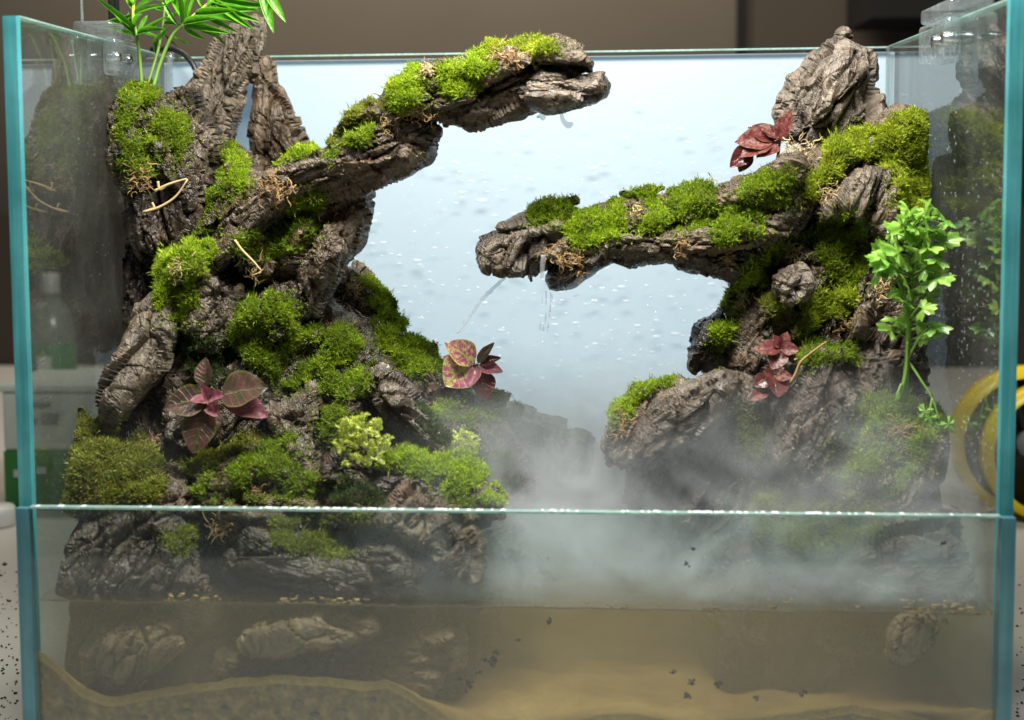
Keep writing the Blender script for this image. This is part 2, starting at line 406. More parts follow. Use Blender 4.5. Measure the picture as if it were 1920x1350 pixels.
def ringy(r0, r1, y0, y1, n=48):
    pr = [(r0, y0), (r1, y0+.003), (r1, y1-.003), (r0, y1), (r0, y0)]
    V, F = lathe(pr, n); V = np.column_stack([V[:, 0], V[:, 2], V[:, 1]])+np.array([rc[0], yr, rz]); return V, F[:, ::-1]
V, F = ringy(R0*.86, R0, -.014, .014); obj("rim", V, F, YEL, rl)
V, F = ringy(.001, R0*.865, -.006, .006); obj("hub_disc", V, F, BLK, rl)
for k, aa in enumerate((20, 110, 200, 290)):
    ca, sa = math.cos(math.radians(aa)), math.sin(math.radians(aa)); c0 = np.array([rc[0], yr-.012, rz])
    V, F = tube([c0+np.array([ca, 0, sa])*R0*.12, c0+np.array([ca, 0, sa])*R0*.82], R0*.09, 8, 6); obj("spoke", V, F, BLK, rl)
V, F = ringy(R0*.80, R0*.92, -.014, .014); V = V+np.array([R0*.22, -.034, -R0*.075]); obj('loop', V, F, YEL, rl)
V, F = ringy(.001, R0*.2, -.028, .01); obj("hub_cap", V, F, GRY, rl)
q = pz(2, 985, zt)
V, F = lathe([(0, 0), (.019, 0), (.020, .003), (.020, .017), (.017, .021), (0, .022)], 24, (q[0]-.004, q[1], zt)); tag(obj("jar_lid", V, F, simple("lid_white", (.66, .68, .64), .4)), "small white round lid on the table left of the tank", "lid")
A = pz(-40, 1006, zt); B = pz(36, 962, zt); A[2] = B[2] = zt+.004
V, F = tube([A, (A+B)/2+np.array([0, 0, .004]), B], .0042, 8, 8); tag(obj("cable", V, F, BLK), "thick black cable on the table beside the white lid", "cable")
# soil crumbs on the table
L = []
for k in range(150):
    if k % 3: u, v = rr.uniform(-10, 34), rr.uniform(1050, 1350)
    else: u, v = rr.uniform(1906, 1940), rr.uniform(1050, 1350)
    q = pz(u, v, zt+.0006); s = rr.uniform(.0003, .0008)*(2.2 if rr.random() < .06 else 1)
    V, F = box(-1, -1, -1, 1, 1, 1); V = V*np.array([s, s*rr.uniform(.6, 1.3), s*.5])+RNG.normal(0, s*.25, V.shape)+q; L.append((V, F))
V, F = merge(L); tag(obj("soil_crumbs", V, F, simple("soil", (.045, .028, .018), .9)), "dark soil crumbs scattered on the white table", "soil", kind='stuff')

# ------------------------------------------------------------------ the tank
GLASS = thin_glass("side_glass", (.93, .96, .95), ior=1.72, haze=.09, hazecol=(.5, .54, .5), speck=.05)  # haze film added to lighten the dim reflections in the side panes
FGLASS = thin_glass("front_glass", (.93, .975, .96), haze=.08, hazecol=(.55, .64, .62), speck=.06, zmin=.09)
def edge_mat(name, c, c2):
    t = NT(name); p = t.wpos(); mp = t.n('ShaderNodeMapping'); mp.inputs['Scale'].default_value = (260, 260, 9); t.l(p, mp.inputs[0])
    n = t.noise(mp.outputs[0], 1, 4, .6); n2 = t.noise(p, 22, 3, .6)
    col = t.mix(t.ramp(n, [(.3, (0, 0, 0)), (.7, (1, 1, 1))]), c, c2); col = t.mix(t.ramp(n2, [(.4, (0, 0, 0)), (.7, (.55, .55, .55))]), col, tuple(x*.6 for x in c))
    sh = t.bsdf(col, .18, Specular_IOR_Level=.6, Subsurface_Weight=.0)
    tl = t.n('ShaderNodeBsdfTranslucent'); t.l(col, tl.inputs[0]); m = t.n('ShaderNodeMixShader'); m.inputs[0].default_value = .45
    t.l(sh, m.inputs[1]); t.l(tl.outputs[0], m.inputs[2]); return t.end(m.outputs[0])
EDGE = edge_mat("teal_edge", (.07, .40, .44), (.20, .62, .64)); EDGE2 = edge_mat("teal_edge_front", (.10, .30, .36), (.17, .40, .45))
TOPE = edge_mat("pale_edge", (.30, .46, .42), (.52, .68, .62))
tank = empty("aquarium", (0, .175, 0), "rimless glass tank with teal edges and a low front pane", "aquarium")
H, FH, W2, D = .45, .15, .30, .35
def pane(name, b, m, e=None):
    V, F = box(*b); return obj(name, V, F, m, tank, smooth=False)
o = pane("front_pane", (-W2+.0085, 0, 0, W2-.0085, .006, FH), FGLASS)
for s in (-1, 1):                                                       # solid-looking ends of the front pane
    V, F = box(min(s*W2, s*(W2-.0083)), -.0002, 0, max(s*W2, s*(W2-.0083)), .0062, FH); obj("pane_edge", V, F, EDGE2, o, smooth=False)
# bright polished top edge with broken glints built as pale bits
V, F = box(-W2+.0085, -.0002, FH, W2-.0085, .0062, FH+.0012); obj("polished_edge", V, F, TOPE, o, smooth=False)
L = []
for k in range(125):
    x = rr.uniform(-.29, .285); x = x if abs(x-.02) < .2 or rr.random() < .35 else x*.5; ww = rr.uniform(.0002, .0013)*(2.2 if rr.random() < .1 else 1)
    V, F = box(x-ww, .0004, FH+.0012, x+ww, .0055, FH+.0012+rr.uniform(.0001, .0005)); L.append((V, F))
V, F = merge(L); g_ = obj("glint_bits", V, F, simple("bead", (.7, .76, .76), .12, .05, Specular_IOR_Level=.8), o, smooth=False); tag(g_, kind='stuff')  # pale boxes standing in for glints along the rim
for s in (-1, 1):
    sp = pane("side_pane", (min(s*(W2-.008), s*W2), .0135, 0, max(s*(W2-.008), s*W2), D, H), GLASS)
    V, F = box(min(s*(W2-.0082), s*(W2+.0002)), .0065, .0, max(s*(W2-.0082), s*(W2+.0002)), .0133, H+.0002); obj("pane_edge", V, F, EDGE, sp, smooth=False)
    V, F = box(min(s*(W2-.0082), s*(W2+.0002)), .0133, H, max(s*(W2-.0082), s*(W2+.0002)), D, H+.0009); obj("polished_edge", V, F, TOPE, sp, smooth=False)
SEAM = thin_glass("silicone", (.80, .84, .83), haze=.35, hazecol=(.45, .5, .5))
for s in (-1, 1):
    V, F = box(min(s*.2917, s*.2895), .3455, .0, max(s*.2917, s*.2895), .3495, H); obj("silicone_seam", V, F, SEAM, tank, smooth=False)
BG = thin_glass("back_glass", (.95, .98, .98)); pane("back_pane", (-W2+.0083, D, 0, W2-.0083, D+.006, H-.001), BG)
V, F = box(-W2+.0083, D-.0002, H-.001, W2-.0083, D+.0062, H+.0004); obj("polished_edge", V, F, TOPE, tank, smooth=False)
V, F = box(-W2, 0, -.012, W2, D+.006, -.0008); obj("bottom_pane", V, F, EDGE2, tank, smooth=False)
# frosted back film with an even glow added
t = NT("frosted_glow"); p = t.pos(); n = t.noise(p, 5, 3, .5)
em = t.n('ShaderNodeEmission'); em.inputs[0].default_value = (.52, .76, 1.0, 1); em.inputs[1].default_value = .29
pb = t.bsdf((.40, .42, .44), .6); ad = t.n('ShaderNodeAddShader'); t.l(em.outputs[0], ad.inputs[0]); t.l(pb, ad.inputs[1])
GLOWM = t.end(ad.outputs[0])
bl = empty("glow_film", (0, .362, 0), "frosted pale blue back film with added glow behind the rear glass", "back film")
V, F = box(-W2+.002, D+.0075, .0, W2-.002, D+.012, H-.004); obj("glow_sheet", V, F, GLOWM, bl, smooth=False)
V, F = box(-W2+.002, D+.0125, .0, W2-.002, D+.018, H-.003); obj("back_cover", V, F, GRY, bl, smooth=False)

# condensation beads on the inside of the rear glass
DROP = None
t = NT("bead_water"); tr = t.n('ShaderNodeBsdfTransparent'); tr.inputs[0].default_value = (.93, .97, 1, 1)
pb = t.bsdf((.85, .92, .95), .12, Specular_IOR_Level=.9); m = t.n('ShaderNodeMixShader'); m.inputs[0].default_value = .17
t.l(tr.outputs[0], m.inputs[1]); t.l(pb, m.inputs[2]); DROP = t.end(m.outputs[0])
t = NT('bead_lens'); gl = t.n('ShaderNodeBsdfGlass'); gl.inputs['IOR'].default_value = 1.33; gl.inputs['Roughness'].default_value = .05; pb = t.bsdf((.9, .94, .97), .15, Specular_IOR_Level=.8); m = t.n('ShaderNodeMixShader'); m.inputs[0].default_value = .30
tr = t.n('ShaderNodeBsdfTransparent'); m2 = t.n('ShaderNodeMixShader'); m2.inputs[0].default_value = .42
t.l(gl.outputs[0], m.inputs[1]); t.l(pb, m.inputs[2]); t.l(tr.outputs[0], m2.inputs[1]); t.l(m.outputs[0], m2.inputs[2]); LENS = t.end(m2.outputs[0])
def dome(nx=8, nz=3):
    P = [(0, -1, 0)]; F = []
    for i in range(1, nz+1):
        ph = i/nz*math.pi/2
        for j in range(nx):
            th = 2*math.pi*j/nx; P.append((math.sin(ph)*math.cos(th), -math.cos(ph), math.sin(ph)*math.sin(th)))
    for j in range(nx): F.append((0, 1+(j+1) % nx, 1+j, 1+j))
    for i in range(nz-1):
        for j in range(nx): F.append((1+i*nx+j, 1+i*nx+(j+1) % nx, 1+(i+1)*nx+(j+1) % nx, 1+(i+1)*nx+j))
    return np.array(P, float), np.array(F)
DV, DF = dome(); TRI = np.vstack([DF[:, [0, 1, 2]], DF[8:, [0, 2, 3]]])
def beads(name, n, place, size, aspect, depth, parent, axis, mat=None):
    Ps = []; Fs = []
    for k in range(n):
        c = place(k)
        if c is None: continue
        s = size()*1.0; V = DV.copy()
        V[:, 2] -= .55*(V[:, 0]**2)*-1*(.6 if aspect > 1 else 0)
        V = V*np.array([s*aspect, s*depth, s]) if axis == 'y' else np.column_stack([V[:, 1]*s*depth*axis_s, V[:, 0]*s*aspect, V[:, 2]*s])
        Ps.append(V+np.array(c)); Fs.append(TRI+len(DV)*(len(Ps)-1))
    return tag(obj(name, np.concatenate(Ps), np.concatenate(Fs), mat or DROP, parent), kind='stuff')
def pl(k):
    v = rr.uniform(170, 860); u = rr.uniform(470, 1680)
    if rr.random() > .25+.75*min(1, max(0, (v-150)/330)): return None
    q = px(u, v, D); return (q[0], D-.0002, q[2])
beads("condensation_bead", 1500, pl, lambda: min(.0022, .00068*math.exp(rr.gauss(0, .45))), 2.3, .55, tank, 'y', LENS)
axis_s = 1
def plr(k):
    y = rr.uniform(.02, .2); z = rr.gauss(.25, .07)
    return (.2919, y, z) if .12 < z < .43 else None
beads("condensation_bead", 420, plr, lambda: rr.uniform(.0004, .0012), .38, .4, tank, 'x').data.flip_normals()
axis_s = -1
def pll(k):
    y = rr.uniform(.02, .28); z = rr.uniform(.13, .42)
    return (-.2919, y, z)
beads("condensation_bead", 260, pll, lambda: rr.uniform(.0002, .0005), .7, .5, tank, 'x')
def plf(k):
    return (rr.uniform(-.27, .28), .0062, rr.uniform(.092, .146))
DV[:, 1] *= -1
b_ = beads("condensation_bead", 130, plf, lambda: rr.uniform(.0004, .0010), .8, .6, tank, 'y'); b_.data.flip_normals(); DV[:, 1] *= -1

# lamp brackets on the side panes
CLEAR = thin_glass("clear_acrylic", (.90, .94, .94), haze=.22, hazecol=(.75, .82, .84), ripple=(120, .6)); STEEL = simple("steel_rod", (.55, .56, .56), .22, .1, Metallic=1.0)
for s, ys, lab, rods in ((-1, (.15, .225), "clear acrylic lamp clip with a steel and a black rod on the left pane", ((153, .17, STEEL, -1), (208, .22, BLK, 0), (218, .235, BLK, 0))),
                         (1, (.095, .195), "clear acrylic lamp clip with two steel rods on the right pane", ((1796, .14, STEEL, 0), (1831, .105, STEEL, 0)))):
    e = empty("lamp_bracket", (s*.30, sum(ys)/2, .42), lab, "lamp bracket")
    inn = (s*.281, s*.2915); out_ = (s*.3005, s*.309); topx = (s*.281, s*.309)
    ym = (ys[0]+ys[1])/2
    bevelbox("inner_jaw", min(inn), ys[0]+.02, .425, max(inn), ys[1], .4515, CLEAR, e, .003)
    bevelbox("outer_jaw", min(out_), ys[0], .418, max(out_), ys[1]-.02, .4515, CLEAR, e, .003)
    bevelbox("bridge", min(topx), ys[0]+.01, .4520, max(topx), ys[1]-.006, .462, CLEAR, e, .002)
    for k, (u, y, m_, dz) in enumerate(rods):
        A = px(u, 0, y); A[0] = A[0]; V, F = tube([[A[0], y, .4622], [A[0], y, .62]], .0013 if m_ is STEEL else .0022, 10, 3); obj("rod", V, F, m_, e)
    for k in range(2):
        V, F = lathe([(0, -.006), (.004, -.006), (.004, .004), (.003, .006), (0, .006)], 12); yy = ys[0]+.03+k*.028
        V = np.column_stack([V[:, 2]+s*.287, V[:, 0]+yy, V[:, 1]+.438]); obj("screw", V, F, STEEL, e)
q = [px(285, 93, .372), px(312, 92, .362), px(330, 94, .348), px(350, 106, .338), px(368, 135, .333), px(374, 190, .330)]
V, F = tube(q, .0024, 10, 24); tag(obj("air_hose", V, F, BLK), "black hose hooked over the rear glass beside the tall left rock", "hose")
V, F = tube([px(320, 98, .335), px(318, 150, .335), px(322, 230, .335)], .0030, 10, 12); tag(obj("clear_tube", V, F, CLEAR), "clear tube hanging down inside the rear glass beside the black hose", "tube")

# ------------------------------------------------------------------ water, sand
WZ = .0905
t = NT("water_surface_clear"); g = t.n('ShaderNodeNewGeometry')
i = t.math('ADD', t.math('MULTIPLY', g.outputs['Backfacing'], 1/1.33-1.33), 1.33)
fr = t.n('ShaderNodeFresnel'); t.l(i, fr.inputs['IOR']); tr = t.n('ShaderNodeBsdfTransparent'); gl = t.n('ShaderNodeBsdfGlossy'); gl.inputs['Roughness'].default_value = .04
nm = t.bump(t.noise(t.pos(), 38, 3, .5, .6), .30, .006); t.l(nm, gl.inputs['Normal']); t.l(nm, fr.inputs['Normal'])
m = t.n('ShaderNodeMixShader'); t.l(fr.outputs[0], m.inputs[0]); t.l(tr.outputs[0], m.inputs[1]); t.l(gl.outputs[0], m.inputs[2])
def volm(t, col, dens, an=0, absorb=None):
    vs = t.n('ShaderNodeVolumePrincipled'); vs.inputs['Color'].default_value = (*col, 1); vs.inputs['Anisotropy'].default_value = an
    if hasattr(dens, 'links'): t.l(dens, vs.inputs['Density'])
    else: vs.inputs['Density'].default_value = dens
    if absorb: vs.inputs['Absorption Color'].default_value = (*absorb, 1)
    return vs.outputs[0]
WATER = t.end(m.outputs[0], volm(t, (.56, .43, .21), 8.0, .2))
V, F = box(-.2918, .0064, .0005, .2918, .3497, WZ); o = obj("water", V, F, WATER, center=False, smooth=False); tag(o, kind='structure')

lineU = poly("40 1200 65 1215 100 1240 150 1290 205 1312 260 1300 350 1285 430 1275 520 1268 600 1270 680 1280 730 1276 770 1300 820 1335 860 1365 1000 1375 1120 1342 1180 1338 1300 1360 1500 1338 1600 1322 1700 1345 1800 1368 1870 1330 1900 1320")
X = np.linspace(-.2915, .2915, 150); lp = px(lineU[:, 0], lineU[:, 1], np.full(len(lineU), .008)); zl = np.interp(X, lp[:, 0], lp[:, 2])+.0004*vnoise(np.column_stack([X*300, X*0, X*0]), 3)
Y = np.concatenate([[.0070, .0074, .0095, .013, .018, .025], np.linspace(.035, .349, 40)])
YY, XX = np.meshgrid(Y, X); wq = np.clip((YY-.0095)/.05, 0, 1); base = .015+.10*np.clip(YY-.02, 0, 1)*0+.009*fbm(np.column_stack([XX.ravel()*14, YY.ravel()*18, XX.ravel()*0]), 5, 4).reshape(XX.shape)
ZZ = zl[:, None]*(1-wq)+base*wq; ZZ += .0006*vnoise(np.column_stack([XX.ravel()*400, YY.ravel()*400, XX.ravel()*0]), 9).reshape(XX.shape)
ZZ[:, 0] = zl-.0048; ZZ[:, 1] = zl-.0004; nY, nX = len(Y), len(X); V = np.column_stack([XX.ravel(), YY.ravel(), ZZ.ravel()]); idx = np.arange(nX*nY).reshape(nX, nY)
F = np.column_stack([idx[:-1, :-1].ravel(), idx[1:, :-1].ravel(), idx[1:, 1:].ravel(), idx[:-1, 1:].ravel()])
t = NT("sand_grains"); p = t.pos(); n = t.noise(p, 900, 3, .6); n2 = t.noise(p, 30, 4, .6)
c = t.ramp(t.math('ADD', t.math('MULTIPLY', n, .5), t.math('MULTIPLY', n2, .5)), [(.3, (.19, .115, .03)), (.5, (.35, .225, .06)), (.7, (.54, .375, .125))])
SAND = t.end(t.bsdf(c, .8, t.bump(n, .6, .001)))
tag(obj("sand", V, F, SAND, center=False), kind='structure')
# soil face pressed on the front glass below the sand lip
zlow = np.full(nX, .001); rows = 14; k = np.linspace(0, 1, rows)
Zs = zl[:, None]-.0044-(zl-.0044-zlow)[:, None]*k[None]; V = np.column_stack([np.repeat(X, rows), np.full(nX*rows, .0076), Zs.ravel()]); V[:, 1] += .0005*vnoise(V*500, 4)
Vb = V.copy(); Vb[:, 1] += .012; idx = np.arange(nX*rows).reshape(nX, rows)
F = np.column_stack([idx[:-1, :-1].ravel(), idx[:-1, 1:].ravel(), idx[1:, 1:].ravel(), idx[1:, :-1].ravel()])
t = NT("wet_soil"); p = t.pos(); n = t.noise(p, 130, 5, .65); vo = t.n('ShaderNodeTexVoronoi'); vo.inputs['Scale'].default_value = 130; t.l(p, vo.inputs['Vector'])
c = t.ramp(n, [(.3, (.055, .034, .010)), (.5, (.17, .105, .030)), (.7, (.32, .21, .068))])
c = t.mix(t.ramp(vo.outputs['Distance'], [(.12, (.7, .7, .7)), (.3, (0, 0, 0))]), c, t.mix(t.noise(p, 20, 2), (.03, .03, .028), (.16, .15, .13)))
SOIL = t.end(t.bsdf(c, .7, t.bump(n, .6, .002)))
tag(obj("soil", V, F, SOIL, center=False), kind='structure')

# thin brown line standing in for the meniscus on the front glass at the water level, and pebbles in the soil
P = [[x, .0068, WZ+.0003*math.sin(x*37)+.0002*math.sin(x*140)] for x in np.linspace(-.283, .283, 90)]
V, F = tube(P, .00045, 4); V[:, 2] += .00025*vnoise(V*420, 6); obj("meniscus_line", V, F, simple("meniscus_brown", (.20, .15, .075), .6, .4, 120), tank)
PEB = [simple("pebble_grey", (.075, .078, .075), .6, .3, 70), simple("pebble_brown", (.13, .10, .06), .6, .3, 70)]
ORD = iter('leftmost second third fourth fifth sixth seventh eighth ninth tenth eleventh twelfth thirteenth'.split())
for k, (u, v, r_) in enumerate(sorted(((868, 1312, 11), (1025, 1342, 9), (785, 1310, 8), (225, 1325, 9), (420, 1328, 7), (560, 1318, 8), (350, 1335, 10), (640, 1332, 7), (700, 1312, 6), (480, 1300, 6), (130, 1318, 7), (590, 1340, 9), (520, 1338, 5), (270, 1345, 6)))):
    if float(px(u, v, .0075)[2]) > np.interp(px(u, v, .0075)[0], X, zl)-.006: continue
    n_, m_ = 10, 7; th = np.linspace(0, 2*math.pi, n_, endpoint=False); rw = r_*.00031
    prof = [(max(1e-5, rw*math.sin(math.pi*i/m_)), -rw*.75*math.cos(math.pi*i/m_)) for i in range(m_+1)]
    V, F = lathe(prof, n_); V = V*np.array([1.25, .35, 1]); V += rw*.12*np.column_stack([vnoise(V*220+k*9, j) for j in (1, 2, 3)]); V += px(u, v, .0072)
    tag(obj("pebble", V, F, PEB[k % 2]), f"pebble in the soil below the sand line, {next(ORD)} from the left".replace("leftmost from the left", "the leftmost"), "pebble", "pebbles in the soil")

# ------------------------------------------------------------------ rocks
SOLID_V, SOLID_F, nS = [], [], 0
def rock(label, pts, y, T, mat, kv=0, ku=0, seed=None, amp=1.0, g=3.5, rough=3.5, cat="rock", name="rock", tb=None, fs=40):
    global nS
    seed = seed or (abs(hash(label)) % 900+1); seed = sum(ord(c) for c in label) % 900+1
    P0 = poly(pts) if isinstance(pts, str) else pts; c = P0.mean(0); P = rough_outline(P0, rough, seed)
    yf = lambda Q: y+kv*(Q[:, 1]-c[1])/1000+ku*(Q[:, 0]-c[0])/1000
    V, F, nf, pr, q = inflate(P, g, yf, T, tb or T, .75, min(80, max(18, dist_poly(P, P0.mean(0)[None])[0][0]*.9)))
    N = vnormals(V, F)
    # grain follows the long axis of the outline, or the lie of its mountain when the outline is compact
    d = P0-c; ev, evec = np.linalg.eigh(d.T@d); ax = evec[:, 1]
    if ev[1] < 2.6*ev[0]: ax = np.array([.50, -1]) if c[0] < 1000 else np.array([.55, -1])
    ax = ax/np.linalg.norm(ax); A = np.array([ax[0], .12, -ax[1]]); A /= np.linalg.norm(A); B = np.cross(A, [0, 1, 0]); B /= np.linalg.norm(B); C = np.cross(A, B)
    L = np.column_stack([V@A, V@C, V@B])+.0035*np.column_stack([fbm(V*22, seed, 3), fbm(V*26, seed+3, 3), fbm(V*26, seed+6, 3)])
    st = np.array([.26, 1, 1])
    h1, e1 = facets(L*st*fs, seed); h2, e2 = facets(L*np.array([.34, 1, 1])*fs*2.4, seed+31); h3, e3 = facets(L*np.array([.45, 1, 1])*fs*6, seed+57)
    lin = fbm(L*np.array([70, 560, 560]), seed+9, 3)
    def saw(n, k, sd):
        q = (L[:, 2]*.8+L[:, 1]*.6)*n+k*fbm(L*np.array([10, 34, 34]), sd, 3)+.5*h1; q = q-np.floor(q); return np.clip(q*7, 0, 1)-q
    mk = np.clip(.5+1.2*fbm(V*24, seed+44, 2), 0, 1); step = .0030*mk*saw(52, 1.7, seed+40)+.0004*np.clip(fbm(V*40, seed+49, 2)*2+.4, 0, 1)*saw(190, 2.4, seed+47)
    crack = np.exp(-(e1/.07)**2)+.6*np.exp(-(e2/.06)**2)
    edge = .40+.60*pr
    disp = amp*edge*(.0115*h1+.0046*h2+.0013*h3+.0007*lin+step-.0036*crack)
    V = V+N*disp[:, None]; V = clampv(V)
    SOLID_V.append(V); SOLID_F.append(F+nS); nS += len(V)
    o = obj(name, V, F, mat, smooth=False); a_ = o.data.attributes.new('grain', 'FLOAT_VECTOR', 'POINT'); a_.data.foreach_set('vector', (L*np.array([.30, 1, 1])+seed*.37).astype(np.float32).ravel()); tag(o, label, cat); return o

